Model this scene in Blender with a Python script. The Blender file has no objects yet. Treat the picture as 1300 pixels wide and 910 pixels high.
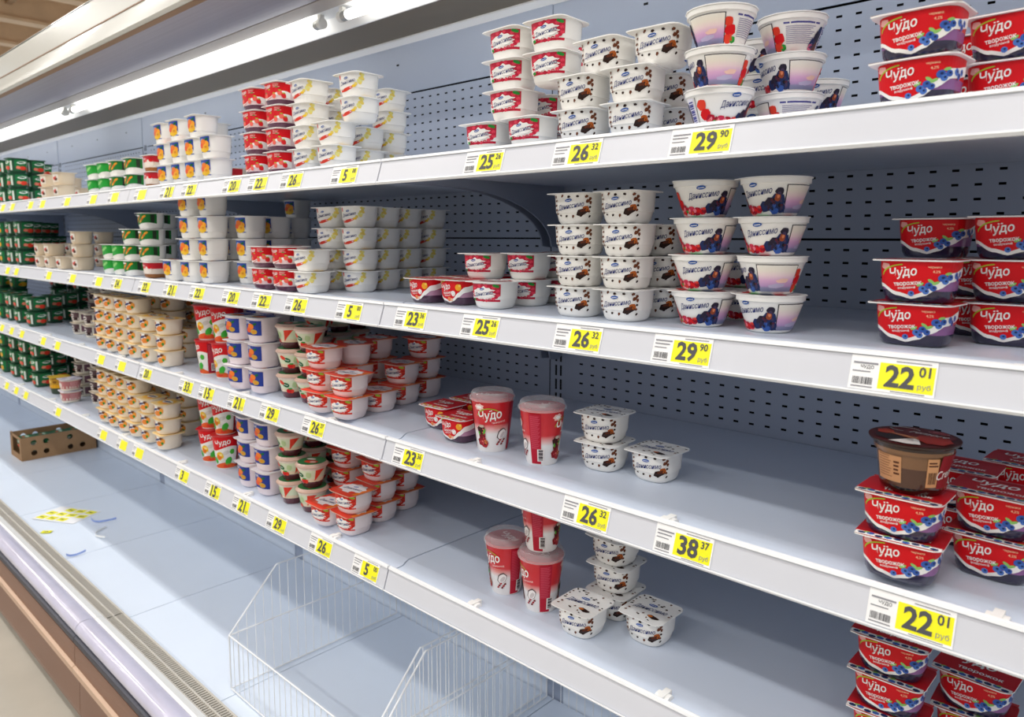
import bpy, math, random
from mathutils import Vector, Matrix
random.seed(7)
PI = math.pi
scene = bpy.context.scene
COL = scene.collection

# ------------------------------------------------------------------ camera
CAMZ = 1.5                      # eye height above the floor
FPX, YAW, PIT, ROLL = 946.186, 0.753613, 0.114279, 0.002826
Fw = Vector((-math.sin(YAW)*math.cos(PIT), math.cos(YAW)*math.cos(PIT), -math.sin(PIT)))
Rt0 = Vector((math.cos(YAW), math.sin(YAW), 0)); Up0 = Rt0.cross(Fw)
Rt = Rt0*math.cos(ROLL) + Up0*math.sin(ROLL); Up = -Rt0*math.sin(ROLL) + Up0*math.cos(ROLL)
cam = bpy.data.cameras.new('camera'); camo = bpy.data.objects.new('camera', cam); COL.objects.link(camo)
camo.matrix_world = Matrix(((Rt.x, Up.x, -Fw.x, 0), (Rt.y, Up.y, -Fw.y, 0), (Rt.z, Up.z, -Fw.z, CAMZ), (0, 0, 0, 1)))
cam.sensor_width = 36; cam.lens = 36*FPX/1300; cam.shift_y = -45/1300
cam.dof.use_dof = True; cam.dof.focus_distance = 1.25; cam.dof.aperture_fstop = 7.1
cam.clip_start = .02; cam.clip_end = 100
scene.camera = camo

# ------------------------------------------------------------------ world, lights, exposure
w = bpy.data.worlds.new('store_air'); scene.world = w; w.use_nodes = True
w.node_tree.nodes['Background'].inputs[0].default_value = (.96, .97, 1, 1)
w.node_tree.nodes['Background'].inputs[1].default_value = .56
vs = scene.view_settings
vs.view_transform = 'Standard'; vs.look = 'None'; vs.gamma = 1; vs.use_curve_mapping = False
vs.exposure = 0.0
STORE_LAMP = 34.0        # W of every ceiling fixture
TUBE = 5.0               # emission of the canopy tubes

# ------------------------------------------------------------------ materials
def lin(c): return c/12.92 if c <= .04045 else ((c+.055)/1.055)**2.4
def rgb(h): return tuple(lin(int(h[i:i+2], 16)/255) for i in (0, 2, 4)) + (1,)
MATS = {}
def mat(name, h, rough=.45, metal=0, noise=0, scale=30, emit=0, alpha=1, bump=0, coat=0, stretch=None):
    if name in MATS: return MATS[name]
    m = bpy.data.materials.new(name); m.use_nodes = True
    nt = m.node_tree; b = nt.nodes['Principled BSDF']; c = rgb(h)
    b.inputs['Base Color'].default_value = c; b.inputs['Roughness'].default_value = rough
    b.inputs['Metallic'].default_value = metal; b.inputs['Alpha'].default_value = alpha
    b.inputs['Coat Weight'].default_value = coat
    if name.startswith('print_') or name.startswith('gour'): b.inputs['Specular IOR Level'].default_value = .22
    if emit:
        b.inputs['Emission Color'].default_value = (1, .985, .95, 1); b.inputs['Emission Strength'].default_value = emit
    if noise or bump:
        tc = nt.nodes.new('ShaderNodeTexCoord'); n = nt.nodes.new('ShaderNodeTexNoise')
        n.inputs['Scale'].default_value = scale; n.inputs['Detail'].default_value = 4
        if stretch:
            mp = nt.nodes.new('ShaderNodeMapping'); mp.inputs['Scale'].default_value = stretch
            nt.links.new(tc.outputs['Object'], mp.inputs[0]); nt.links.new(mp.outputs[0], n.inputs['Vector'])
        else: nt.links.new(tc.outputs['Object'], n.inputs['Vector'])
        if noise:
            r = nt.nodes.new('ShaderNodeValToRGB')
            r.color_ramp.elements[0].position = .3; r.color_ramp.elements[1].position = .7
            r.color_ramp.elements[0].color = tuple(x*(1-noise) for x in c[:3])+(1,)
            r.color_ramp.elements[1].color = tuple(min(1, x*(1+noise)) for x in c[:3])+(1,)
            nt.links.new(n.outputs['Fac'], r.inputs[0]); nt.links.new(r.outputs[0], b.inputs['Base Color'])
        if bump:
            bp = nt.nodes.new('ShaderNodeBump'); bp.inputs['Strength'].default_value = bump; bp.inputs['Distance'].default_value = .002
            nt.links.new(n.outputs['Fac'], bp.inputs['Height']); nt.links.new(bp.outputs[0], b.inputs['Normal'])
    MATS[name] = m
    return m
def P(h, rough=.4): return mat('print_'+h, h, rough)
WHITE, RED, NAVY, BLACK = P('f4f2ee'), P('d8121c'), P('1b2a6b'), P('17151a')
m_shelf = mat('shelf_enamel', 'ced8e8', .28, noise=.02, scale=3)
m_back = mat('back_panel_enamel', 'a9b4c8', .42, noise=.03, scale=2)
m_rail = mat('rail_plastic', 'cdcfd6', .33, noise=.02, scale=5)
m_railtop = mat('rail_edge', 'f2f4f6', .25)
m_brkt = mat('bracket_steel', '8f99ac', .45)
m_void = mat('air_duct_dark', '14151a', .9)
m_deck = mat('deck_enamel', 'e2ecf9', .28, noise=.02, scale=3)
m_white = mat('white_plastic', 'f1f1ee', .35)
m_clear = mat('clear_plastic', 'f4f6f8', .08, alpha=.28)

# ------------------------------------------------------------------ mesh helpers
class MB:
    def __init__(s): s.v = []; s.f = []; s.m = []; s.mats = []
    def mi(s, m):
        if m not in s.mats: s.mats.append(m)
        return s.mats.index(m)
    def add(s, vs_, fs, m):
        o = len(s.v); k = s.mi(m); s.v += [tuple(x) for x in vs_]
        for f in fs: s.f.append(tuple(i+o for i in f)); s.m.append(k)
    def box(s, x0, x1, y0, y1, z0, z1, m):
        s.add([(x, y, z) for z in (z0, z1) for y in (y0, y1) for x in (x0, x1)],
              [(0, 2, 3, 1), (4, 5, 7, 6), (0, 1, 5, 4), (2, 6, 7, 3), (0, 4, 6, 2), (1, 3, 7, 5)], m)
    def extr(s, prof, x0, x1, m, closed=True):
        """profile of (y, z) points swept along x"""
        n = len(prof); vs_ = [(x0, y, z) for y, z in prof]+[(x1, y, z) for y, z in prof]
        fs = [(i, (i+1) % n, n+(i+1) % n, n+i) for i in range(n if closed else n-1)]
        if closed: fs += [tuple(range(n-1, -1, -1)), tuple(range(n, 2*n))]
        s.add(vs_, fs, m)
    def tube(s, a, b, r, m, n=8):
        a = Vector(a); b = Vector(b); d = (b-a).normalized()
        u = d.orthogonal().normalized(); v = d.cross(u); vs_ = []
        for p in (a, b):
            for i in range(n):
                t = 2*PI*i/n; vs_.append(p+u*r*math.cos(t)+v*r*math.sin(t))
        s.add(vs_, [(i, (i+1) % n, n+(i+1) % n, n+i) for i in range(n)]+[tuple(range(n-1, -1, -1)), tuple(range(n, 2*n))], m)
    def mesh(s, name, smooth=None):
        me = bpy.data.meshes.new(name); me.from_pydata(s.v, [], s.f)
        for m in s.mats: me.materials.append(m)
        me.polygons.foreach_set('material_index', s.m); me.update()
        if smooth is not None:
            me.polygons.foreach_set('use_smooth', [True]*len(me.polygons))
            me.set_sharp_from_angle(angle=math.radians(smooth))
        return me
def link(name, me, parent=None, loc=(0, 0, 0), rz=0, **props):
    o = bpy.data.objects.new(name, me); COL.objects.link(o)
    o.location = loc; o.rotation_euler = (0, 0, rz)
    if parent: o.parent = parent
    for k, v in props.items(): o[k] = v
    return o
def thing(name, label, category, loc=(0, 0, 0), rz=0, group=None):
    o = link(name, None, None, loc, rz, label=label, category=category)
    o.empty_display_size = .02
    if group: o['group'] = group
    return o

def ramp_z(name, z0, z1, stops, rough=.35):
    """printed colour blend up the height of a cup"""
    if name in MATS: return MATS[name]
    m = mat(name, 'ffffff', rough); nt = m.node_tree; b = nt.nodes['Principled BSDF']
    tc = nt.nodes.new('ShaderNodeTexCoord'); sp = nt.nodes.new('ShaderNodeSeparateXYZ'); mr = nt.nodes.new('ShaderNodeMapRange'); r = nt.nodes.new('ShaderNodeValToRGB')
    mr.inputs['From Min'].default_value = z0; mr.inputs['From Max'].default_value = z1
    e = r.color_ramp.elements
    while len(e) < len(stops): e.new(.5)
    for i, (p, h) in enumerate(stops): e[i].position = p; e[i].color = rgb(h)
    nt.links.new(tc.outputs['Object'], sp.inputs[0]); nt.links.new(sp.outputs['Z'], mr.inputs['Value']); nt.links.new(mr.outputs[0], r.inputs[0]); nt.links.new(r.outputs[0], b.inputs['Base Color'])
    return m
# text outlines (2-D), cached
_T = {}
def glyphs(body, bold=0.0, shear=0.0):
    key = (body, bold, shear)
    if key not in _T:
        c = bpy.data.curves.new('lettering', 'FONT'); c.body = body; c.offset = bold; c.shear = shear; c.resolution_u = 2
        o = bpy.data.objects.new('lettering', c); COL.objects.link(o)
        me = bpy.data.meshes.new_from_object(o.evaluated_get(bpy.context.evaluated_depsgraph_get()))
        vs_ = [(v.co.x, v.co.y) for v in me.vertices]; fs = [tuple(p.vertices) for p in me.polygons]
        bpy.data.objects.remove(o); bpy.data.curves.remove(c); bpy.data.meshes.remove(me)
        x0 = min(v[0] for v in vs_); x1 = max(v[0] for v in vs_); y0 = min(v[1] for v in vs_); y1 = max(v[1] for v in vs_)
        vs_ = [((x-(x0+x1)/2)/(x1-x0), (y-(y0+y1)/2)/(x1-x0)) for x, y in vs_]
        _T[key] = (vs_, fs, (y1-y0)/(x1-x0))
    return _T[key]

# ------------------------------------------------------------------ printable surfaces
class Round:
    """a cup wall: profile rings (z, rx, ry) of a superellipse; (s, t) = arc from the front centre, height"""
    def __init__(s, prof, n=2.0):
        s.prof = prof; s.n = n
        zm = prof[-1][0]*.6; rx, ry = s.rad(zm); s.tab = [(0, -PI/2)]; acc = 0; N = 180; prev = s.xy(-PI/2, rx, ry)
        for i in range(1, N+1):
            th = -PI/2+PI*i/N; q = s.xy(th, rx, ry); acc += math.dist(prev, q); prev = q; s.tab.append((acc, th))
        s.half = acc
    def rad(s, z):
        p = s.prof
        if z <= p[0][0]: return p[0][1], p[0][2]
        for a, b in zip(p, p[1:]):
            if z <= b[0]:
                k = (z-a[0])/max(1e-9, b[0]-a[0]); return a[1]+(b[1]-a[1])*k, a[2]+(b[2]-a[2])*k
        return p[-1][1], p[-1][2]
    def xy(s, th, rx, ry):
        c, q = math.cos(th), math.sin(th)
        r = ((abs(c)/rx)**s.n+(abs(q)/ry)**s.n)**(-1/s.n); return (r*c, r*q)
    def pt(s, a, t, off):
        sg = 1 if a >= 0 else -1; q = abs(a)
        q = q % (2*s.half)
        flip = q > s.half
        if flip: q = 2*s.half-q
        lo = int(q/s.half*0); T = s.tab; i = min(len(T)-2, int(len(T)*q/s.half))
        while T[i][0] > q and i > 0: i -= 1
        while i < len(T)-2 and T[i+1][0] < q: i += 1
        k = (q-T[i][0])/max(1e-9, T[i+1][0]-T[i][0]); th = T[i][1]+(T[i+1][1]-T[i][1])*k
        if (sg < 0) != flip: th = -PI-th
        rx, ry = s.rad(t); return (*s.xy(th, rx+off, ry+off), t)
class Flat:
    def __init__(s, z=0, up=True): s.z = z; s.up = up
    def pt(s, a, t, off): return (a, t, s.z+off) if s.up else (a, -off, t)

class Art:
    def __init__(s, surf, base=.0004, da=0, ka=1, dt=0): s.sf = surf; s.mb = MB(); s.base = base; s.da = da; s.ka = ka; s.dt = dt
    def _p(s, pts, ly): return [s.sf.pt(a*s.ka+s.da, t+s.dt, s.base+.00022*ly) for a, t in pts]
    def band(s, s0, s1, lo, hi, m, ly=0, n=12, rows=1):
        """strip between two curves lo(s), hi(s)"""
        lo_ = lo if callable(lo) else (lambda a: lo); hi_ = hi if callable(hi) else (lambda a: hi)
        pts = []
        for j in range(rows+1):
            for i in range(n+1):
                a = s0+(s1-s0)*i/n; pts.append((a, lo_(a)+(hi_(a)-lo_(a))*j/rows))
        fs = [(j*(n+1)+i, j*(n+1)+i+1, (j+1)*(n+1)+i+1, (j+1)*(n+1)+i) for j in range(rows) for i in range(n)]
        s.mb.add(s._p(pts, ly), fs, m)
    rect = band
    def blob(s, a, t, ra, rt, m, ly=1, n=12, jag=0, rot=0, seed=0):
        rnd = random.Random(seed*31+n); c, q = math.cos(rot), math.sin(rot); pts = [(a, t)]
        big = max(ra, rt) > .006; rings = (.5, 1) if big else (1,)
        rr = [1+jag*(rnd.random()*.4-.2)+(jag*.22*(1 if i % 2 else -1)) for i in range(n)]
        for k in rings:
            for i in range(n):
                x = ra*k*rr[i]*math.cos(2*PI*i/n); y = rt*k*rr[i]*math.sin(2*PI*i/n); pts.append((a+x*c-y*q, t+x*q+y*c))
        fs = [(0, 1+i, 1+(i+1) % n) for i in range(n)]
        if big: fs += [(1+i, 1+n+i, 1+n+(i+1) % n, 1+(i+1) % n) for i in range(n)]
        s.mb.add(s._p(pts, ly), fs, m)
    def text(s, body, a, t, width, m, ly=3, bold=0.0, shear=0.0, rot=0, tall=1.0):
        vs_, fs, asp = glyphs(body, bold, shear); c, q = math.cos(rot), math.sin(rot)
        pts = [(a+width*(x*c-y*tall*q), t+width*(x*q+y*tall*c)) for x, y in vs_]
        s.mb.add(s._p(pts, ly), fs, m)
    def lines(s, a0, a1, t0, t1, k, m, ly=2, th=.35):
        """rows of tiny unreadable print"""
        for i in range(k):
            y = t0+(t1-t0)*(i+.5)/k; h = (t1-t0)/k*th/2; x1 = a1-(a1-a0)*.25*((i*37 % 10)/10)
            s.band(a0, x1, y-h, y+h, m, ly, 3)
    def barcode(s, a0, a1, t0, t1, m, ly=2, k=14):
        rnd = random.Random(3); x = a0; st = (a1-a0)/k
        for i in range(k):
            ww = st*(.3+.45*rnd.random()); s.band(x, x+ww, t0, t1, m, ly, 1); x += st
    def build(s, name): return s.mb.mesh(name)

def cup_body(prof, n, bands, seg=28, rim=True):
    """prof rings (z, rx, ry); bands = list of (z_top, material)"""
    mb = MB(); sf = Round(prof, n); zs = sorted(set([p[0] for p in prof]+[b[0] for b in bands if b[0] < prof[-1][0]]))
    rings = []
    for z in zs:
        rx, ry = sf.rad(z); rings.append([(*sf.xy(2*PI*i/seg, rx, ry), z) for i in range(seg)])
    def bm(z):
        for zt, m in bands:
            if z < zt: return m
        return bands[-1][1]
    vs_ = [p for r in rings for p in r]; mb.add(vs_, [], bands[0][1])
    for j in range(len(rings)-1):
        k = mb.mi(bm((zs[j]+zs[j+1])/2))
        for i in range(seg):
            mb.f.append((j*seg+i, j*seg+(i+1) % seg, (j+1)*seg+(i+1) % seg, (j+1)*seg+i)); mb.m.append(k)
    mb.f.append(tuple(range(seg-1, -1, -1))); mb.m.append(0)
    o = (len(rings)-1)*seg; mb.f.append(tuple(range(o, o+seg))); mb.m.append(mb.mi(bands[-1][1]))
    return mb.mesh('cup_body', 35), sf
def plate(wx, wy, r, z0, z1, m, rimm=None, tab=0):
    """rounded rectangular foil lid"""
    mb = MB(); pts = []
    for cx, cy, a0 in ((wx/2-r, wy/2-r, 0), (-wx/2+r, wy/2-r, PI/2), (-wx/2+r, -wy/2+r, PI), (wx/2-r, -wy/2+r, 1.5*PI)):
        for i in range(5):
            t = a0+PI/2*i/4; e = tab if (a0 == PI and i == 2) else 0
            pts.append((cx+(r+e)*math.cos(t), cy+(r+e)*math.sin(t)))
    n = len(pts)
    mb.add([(x, y, z0) for x, y in pts]+[(x, y, z1) for x, y in pts], [(i, (i+1) % n, n+(i+1) % n, n+i) for i in range(n)]+[tuple(range(n-1, -1, -1))], rimm or m)
    mb.add([(x, y, z1) for x, y in pts], [tuple(range(n))], m)
    return mb.mesh('cup_lid')
def disc_lid(rings, m, seg=28, top=None):
    mb = MB(); vs_ = []
    for z, r in rings: vs_ += [(r*math.cos(2*PI*i/seg), r*math.sin(2*PI*i/seg), z) for i in range(seg)]
    fs = [(j*seg+i, j*seg+(i+1) % seg, (j+1)*seg+(i+1) % seg, (j+1)*seg+i) for j in range(len(rings)-1) for i in range(seg)]
    mb.add(vs_, fs+[tuple(range(seg-1, -1, -1))], m)
    o = (len(rings)-1)*seg; mb.add(vs_[o:], [tuple(range(seg))], top or m)
    return mb.mesh('cup_lid', 40)

# ------------------------------------------------------------------ pixel -> place on a real plane
def ray(u, v): return Fw+Rt*((u-650)/FPX)-Up*((v-410)/FPX)
def on_z(u, v, z):
    d = ray(u, v); k = (z-CAMZ)/d.z; return Vector((d.x*k, d.y*k, z))
def x_at(u, y, z):
    a = (u-650)/FPX; q = Rt-Fw*a; return -(y*q.y+(z-CAMZ)*q.z)/q.x

# ------------------------------------------------------------------ the case: dimensions
YF, YB = .88, 1.408             # shelf front and back wall
SZ = [1.6446, 1.3729, 1.1062, .8386]   # the four shelf levels
SEAM0, SL = -1.164, 1.25
SECT = list(range(-5, 2))       # sections; section k spans SEAM0+SL*(k-1) .. SEAM0+SL*k
DECK = CAMZ-1.195
def sx(k): return SEAM0+SL*(k-1), SEAM0+SL*k
XL, XR = sx(SECT[0])[0], sx(SECT[-1])[1]
SECWORD = {-5: 'farthest', -4: 'second farthest', -3: 'third farthest', -2: 'fourth farthest', -1: 'third nearest', 0: 'second nearest', 1: 'nearest'}
ROWWORD = ['top', 'second', 'third', 'lowest']

# ------------------------------------------------------------------ store shell
m_floor = mat('floor_tile', 'b9b4a8', .25, noise=.06, scale=4)
mb = MB(); mb.box(-16, 7, -7, 3, -.05, 0, m_floor); link('floor', mb.mesh('floor'), kind='structure')
m_ceil = mat('ceiling_deck', 'c9a982', .8, noise=.12, scale=1.5)
m_beam = mat('ceiling_beam', 'dcbf9c', .7, noise=.08, scale=3)
m_beam2 = mat('ceiling_purlin', 'a98d6e', .7)
mb = MB(); mb.box(-20, 7, -7, 12, 5.6, 5.7, m_ceil); ceil = link('ceiling', mb.mesh('ceiling'), kind='structure')
for i in range(14):
    mb = MB(); x = -19+i*1.9; mb.box(x, x+.16, -7, 12, 5.15, 5.6, m_beam); mb.box(x-.06, x+.22, -7, 12, 5.1, 5.15, m_beam)
    link('beam', mb.mesh('beam'), ceil)
for i in range(13):
    mb = MB(); y = -6.5+i*1.45; mb.box(-20, 7, y, y+.09, 5.35, 5.5, m_beam2); link('purlin', mb.mesh('purlin'), ceil)
for i in range(5):
    mb = MB(); x = -14+i*2.7; mb.tube((x, 1.9+i*.35, 4.2), (x, 1.9+i*.35, 5.6), .02, m_beam2); link('hanger_rod', mb.mesh('hanger_rod'), ceil)
m_fix = mat('fixture_lens', 'ffffff', .5, emit=6); m_fixh = mat('fixture_housing', 'e8e8e6', .4)
nfix = 0
ORD = ['first', 'second', 'third', 'fourth', 'fifth', 'sixth', 'seventh', 'eighth', 'ninth', 'tenth', 'eleventh', 'twelfth'] + ['%dth' % i for i in range(13, 40)]
for jy, y in enumerate((-3.6, -1.8, .1)):  # innermost row is added, to brighten the deck front from overhead
    for i in range(6):
        x = -12+i*3.0
        t = thing('ceiling_lamp', 'long white store ceiling lamp, %s from the far end, %s row over the aisle' % (ORD[i], ('outermost', 'middle', 'added innermost')[jy]), 'lamp', (x, y, 4.6), 0, 'store ceiling lamps')
        mb = MB(); mb.extr([(-.11, .07), (-.13, 0), (.13, 0), (.11, .07)], -.75, .75, m_fixh); link('housing', mb.mesh('housing'), t)
        mb = MB(); mb.box(-.72, .72, -.09, .09, -.012, 0, m_fix); link('lens', mb.mesh('lens'), t)
        mb = MB(); mb.tube((-.5, 0, .07), (-.5, 0, .6), .006, m_fixh, 6); mb.tube((.5, 0, .07), (.5, 0, .6), .006, m_fixh, 6); link('hanger', mb.mesh('hanger'), t)
        l = bpy.data.lights.new('lamp_light', 'AREA'); l.shape = 'RECTANGLE'; l.size = 1.4; l.size_y = .26; l.energy = STORE_LAMP; l.color = (1, .985, .96)
        lo = bpy.data.objects.new('lamp_light', l); COL.objects.link(lo); lo.location = (0, 0, -.03); lo.parent = t

# ------------------------------------------------------------------ perforated back panels
def perforated(x1, z0, z1, px=.0335, pz=.0235, sw=.0105, sh=.0042):
    """panel in the x-z plane (x from 0 to x1) with real slots"""
    mb = MB(); nx = int((x1-.05)/px); nz = int((z1-z0)/pz); mx = (x1-nx*px)/2; mz = (z1-z0-nz*pz)/2
    xs = [0]; zs = [z0]
    for i in range(nx): c = mx+px*(i+.5); xs += [c-sw/2, c+sw/2]
    for j in range(nz): c = z0+mz+pz*(j+.5); zs += [c-sh/2, c+sh/2]
    xs.append(x1); zs.append(z1); W_ = len(xs)
    vs_ = [(x, 0, z) for z in zs for x in xs]; fs = []
    for j in range(len(zs)-1):
        if j % 2 == 0:
            # full strip between rows of slots: one quad per column pair keeps it cheap
            for i in range(W_-1): fs.append((j*W_+i, j*W_+i+1, (j+1)*W_+i+1, (j+1)*W_+i))
        else:
            for i in range(0, W_-1, 2): fs.append((j*W_+i, j*W_+i+1, (j+1)*W_+i+1, (j+1)*W_+i))
    mb.add(vs_, fs, m_back)
    # returned edges of the sheet
    mb.add([(0, 0, z0), (x1, 0, z0), (x1, .012, z0), (0, .012, z0)], [(0, 1, 2, 3)], m_back)
    mb.add([(0, 0, z1), (x1, 0, z1), (x1, .012, z1), (0, .012, z1)], [(0, 1, 2, 3)], m_back)
    return mb.mesh('perforated_panel')
ZJ = CAMZ-.002; ZT = CAMZ+.41
pw = SL-.056
mb = MB(); mb.box(0, pw, 0, .004, DECK-.02, .80, m_deck); me_lo2 = mb.mesh('rear_riser'); me_lo = perforated(pw, .804, ZJ-.002); me_hi = perforated(pw, ZJ+.002, ZT)
mb = MB(); mb.box(0, pw, 0, .004, ZT+.005, CAMZ+.575, m_back)
for i in range(3): mb.box(.2+i*.4, .211+i*.4, -.0006, 0, ZT+.085, ZT+.09, m_void)
me_top = mb.mesh('top_panel')
for k in SECT:
    a, b = sx(k)
    t = thing('back_wall_section', 'pale blue perforated steel back wall of the %s case section' % SECWORD[k], 'back panel', (a+.028, YB, 0), 0, 'perforated back wall sections')
    link('rear_riser', me_lo2, t); link('slotted_panel', me_lo, t); link('slotted_panel', me_hi, t); link('top_panel', me_top, t)
    mb = MB(); mb.box(-.027, pw+.027, .03, .04, DECK-.02, CAMZ+.57, m_void); link('duct_backing', mb.mesh('duct_backing'), t)
# uprights with double rows of bracket slots between the sections
mb = MB(); mb.box(-.0265, .0265, .002, .02, DECK-.02, CAMZ+.57, m_back)
z = DECK+.05
while z < CAMZ+.4:
    for s in (-.0075, .0075): mb.box(s-.0026, s+.0026, .0012, .003, z, z+.026, m_void)
    z += .035
me_up = mb.mesh('upright')
for k in SECT[1:]:
    link('upright', me_up, None, (sx(k)[0], YB, 0), 0, label='slotted steel upright at the left edge of the %s case section' % SECWORD[k], category='upright', group='slotted uprights')

# ------------------------------------------------------------------ shelves
def shelf_meshes():
    L = SL-.004
    mb = MB()
    prof = [(YB-.003, 0), (.934, 0), (.929, -.0008), (.922, -.004), (.917, -.0075), (.910, -.009), (.884, -.009), (.884, -.034), (.889, -.034), (.892, -.024), (YB-.003, -.024)]
    mb.extr(prof, 0, L, m_shelf); tray = mb.mesh('tray', 30)
    mb = MB()
    # price rail: slanted channel with a curled upper and lower lip
    mb.extr([(.8835, -.001), (.8795, -.001), (.8665, -.0405), (.8675, -.0435), (.8735, -.0435), (.8835, -.0105)], 0, L, m_rail)
    rail = mb.mesh('price_rail')
    mb = MB(); mb.extr([(.885, -.003), (.885, .0012), (.8825, .0028), (.8775, .0020), (.8762, -.0022), (.8785, -.003)], 0, L, m_railtop); lip = mb.mesh('rail_lip', 40)
    mb = MB(); mb.extr([(.8678, -.0435), (.8635, -.0405), (.8628, -.0425), (.8655, -.046), (.8725, -.046), (.8725, -.0435)], 0, L, m_railtop); lip2 = mb.mesh('rail_lip', 40)
    mb = MB(); pts = [(YB-.004, -.024), (.93, -.024), (.93, -.04)]
    for i in range(11):
        t = PI/2*i/10; pts.append((1.02+.34*math.sin(t), -.165+.125*math.cos(t)))
    pts += [(YB-.02, -.168), (YB-.004, -.16)]
    mb.extr(pts[::-1], 0, .004, m_brkt)
    bracket = mb.mesh('bracket')
    mb = MB(); mb.extr([(.892, -.009), (.892, -.005), (.896, -.0025), (.905, -.0025), (.909, -.006), (.909, -.009)], -.011, .011, m_white); mb.box(-.005, .005, .886, .914, -.0088, -.001, m_white)
    clip = mb.mesh('clip')
    return tray, rail, lip, lip2, bracket, clip
SM = shelf_meshes()
for r in range(4):
    for k in SECT:
        a, b = sx(k)
        t = thing('shelf', 'white enamel %s shelf of the %s case section with price rail' % (ROWWORD[r], SECWORD[k]), 'shelf', (a+.002, 0, SZ[r]), 0, 'case shelves')
        if r == 3 and k >= 0: pass
        link('tray', SM[0], t); ra = link('price_rail', SM[1], t); link('rail_lip', SM[2], ra); link('rail_lip', SM[3], ra)
        link('bracket', SM[4], t, (.010, 0, 0)); link('bracket', SM[4], t, (SL-.018, 0, 0))
        for q in (.18, .5, .82): link('clip', SM[5], t, (SL*q, 0, 0))

# ------------------------------------------------------------------ canopy with lamps
m_fascia = mat('canopy_fascia', 'cecec6', .25, coat=.2); m_brown = mat('brown_edge', '8a6a4c', .5)
m_roll = mat('blind_cassette', '9d979e', .42, metal=.35, noise=.06, scale=4, stretch=(.3, 40, 40))
m_soff = mat('canopy_soffit', '7d7262', .5); m_refl = mat('lamp_reflector', 'f3f3f0', .3); m_strip = mat('canopy_strip', 'b3aaa0', .45)
can = thing('canopy', 'white canopy running along the case top with curved metallic underside', 'canopy')
def cz(y, q): return CAMZ+y*q
def sweep(name, prof, m, closed=True, smooth=None, parent=can, x0=XL, x1=XR):
    mb = MB(); mb.extr(prof, x0, x1, m, closed); return link(name, mb.mesh(name, smooth), parent)
f0 = CAMZ+.607
sweep('fascia', [(.93, CAMZ+.76), (.895, CAMZ+.752), (.895, CAMZ+.671), (.9, CAMZ+.671), (.9, CAMZ+.76)], m_fascia)
sweep('fascia', [(.9, CAMZ+.668), (.895, CAMZ+.668), (.894, f0+.03), (.892, f0+.018), (.890, f0+.008), (.896, f0+.001), (.91, f0-.002), (.93, CAMZ+.65)], m_fascia, smooth=40)
sweep('seam_strip', [(.8955, CAMZ+.672), (.8935, CAMZ+.6715), (.8935, CAMZ+.6675), (.8955, CAMZ+.667)], m_brown)
sweep('edge_trim', [(.912, f0-.008), (.906, f0-.006), (.899, f0-.0015), (.902, f0+.002), (.912, f0)], m_brown, smooth=40)
pr = []
for i in range(13):
    q = i/12; y = .908+(1.092-.908)*q; zz = f0-.006+(cz(1.092, .543)-f0+.006)*q-.012*math.sin(PI*q); pr.append((y, zz))
pr += [(1.092, CAMZ+.64), (.908, CAMZ+.64)]
sweep('blind_cassette', pr, m_roll, smooth=30)
sweep('soffit_strip', [(1.096, cz(1.096, .541)), (1.158, cz(1.16, .513)), (1.158, cz(1.16, .513)+.01), (1.096, cz(1.096, .541)+.01)], m_strip)
sweep('lamp_trough', [(1.16, cz(1.16, .513)), (1.175, CAMZ+.618), (1.245, CAMZ+.612), (1.272, cz(1.272, .457)), (1.276, cz(1.272, .457)), (1.25, CAMZ+.625), (1.165, CAMZ+.63), (1.156, cz(1.16, .513))], m_refl, smooth=20)
sweep('soffit', [(1.277, cz(1.272, .457)), (1.407, cz(1.41, .402)), (1.407, cz(1.41, .402)+.02), (1.277, cz(1.272, .457)+.02)], m_soff)
sweep('soffit_edge', [(1.396, cz(1.41, .402)-.004), (1.409, cz(1.41, .402)-.018), (1.409, cz(1.41, .402)), (1.398, cz(1.41, .402)+.002)], m_railtop)
sweep('roof', [(.9, CAMZ+.75), (1.46, CAMZ+.75), (1.46, CAMZ+.762), (.9, CAMZ+.762)], m_fascia)
m_tube = mat('lamp_tube', 'ffffff', .3, emit=TUBE); m_sock = mat('lamp_socket', 'e4e2dc', .4); m_ring = mat('lamp_cap_metal', 'b8b8b4', .3, metal=.9)
ty, tz = 1.205, CAMZ+.588
LG = 2.21
for k, word in enumerate(('nearest', 'second nearest', 'third nearest', 'farthest')):
    a = -1.81+LG*(0-k)
    t = thing('fluorescent_lamp', 'lit white fluorescent tube under the canopy, %s one' % word, 'lamp', (a, ty, tz), 0, 'canopy tubes')
    mb = MB(); mb.tube((.075, 0, 0), (LG-.075, 0, 0), .0125, m_tube, 14); link('tube', mb.mesh('tube', 40), t)
    for e, sgn in ((.052, 1), (LG-.052, -1)):
        mb = MB(); mb.tube((e+.004*sgn, 0, 0), (e+.026*sgn, 0, 0), .0131, m_ring, 14); link('end_cap', mb.mesh('end_cap', 40), t)
        mb = MB(); mb.tube((e-.010*sgn, 0, 0), (e+.004*sgn, 0, 0), .0145, m_sock, 14); mb.box(e-.007, e+.007, -.006, .006, .005, .024, m_sock); link('socket', mb.mesh('socket', 40), t)

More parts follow.
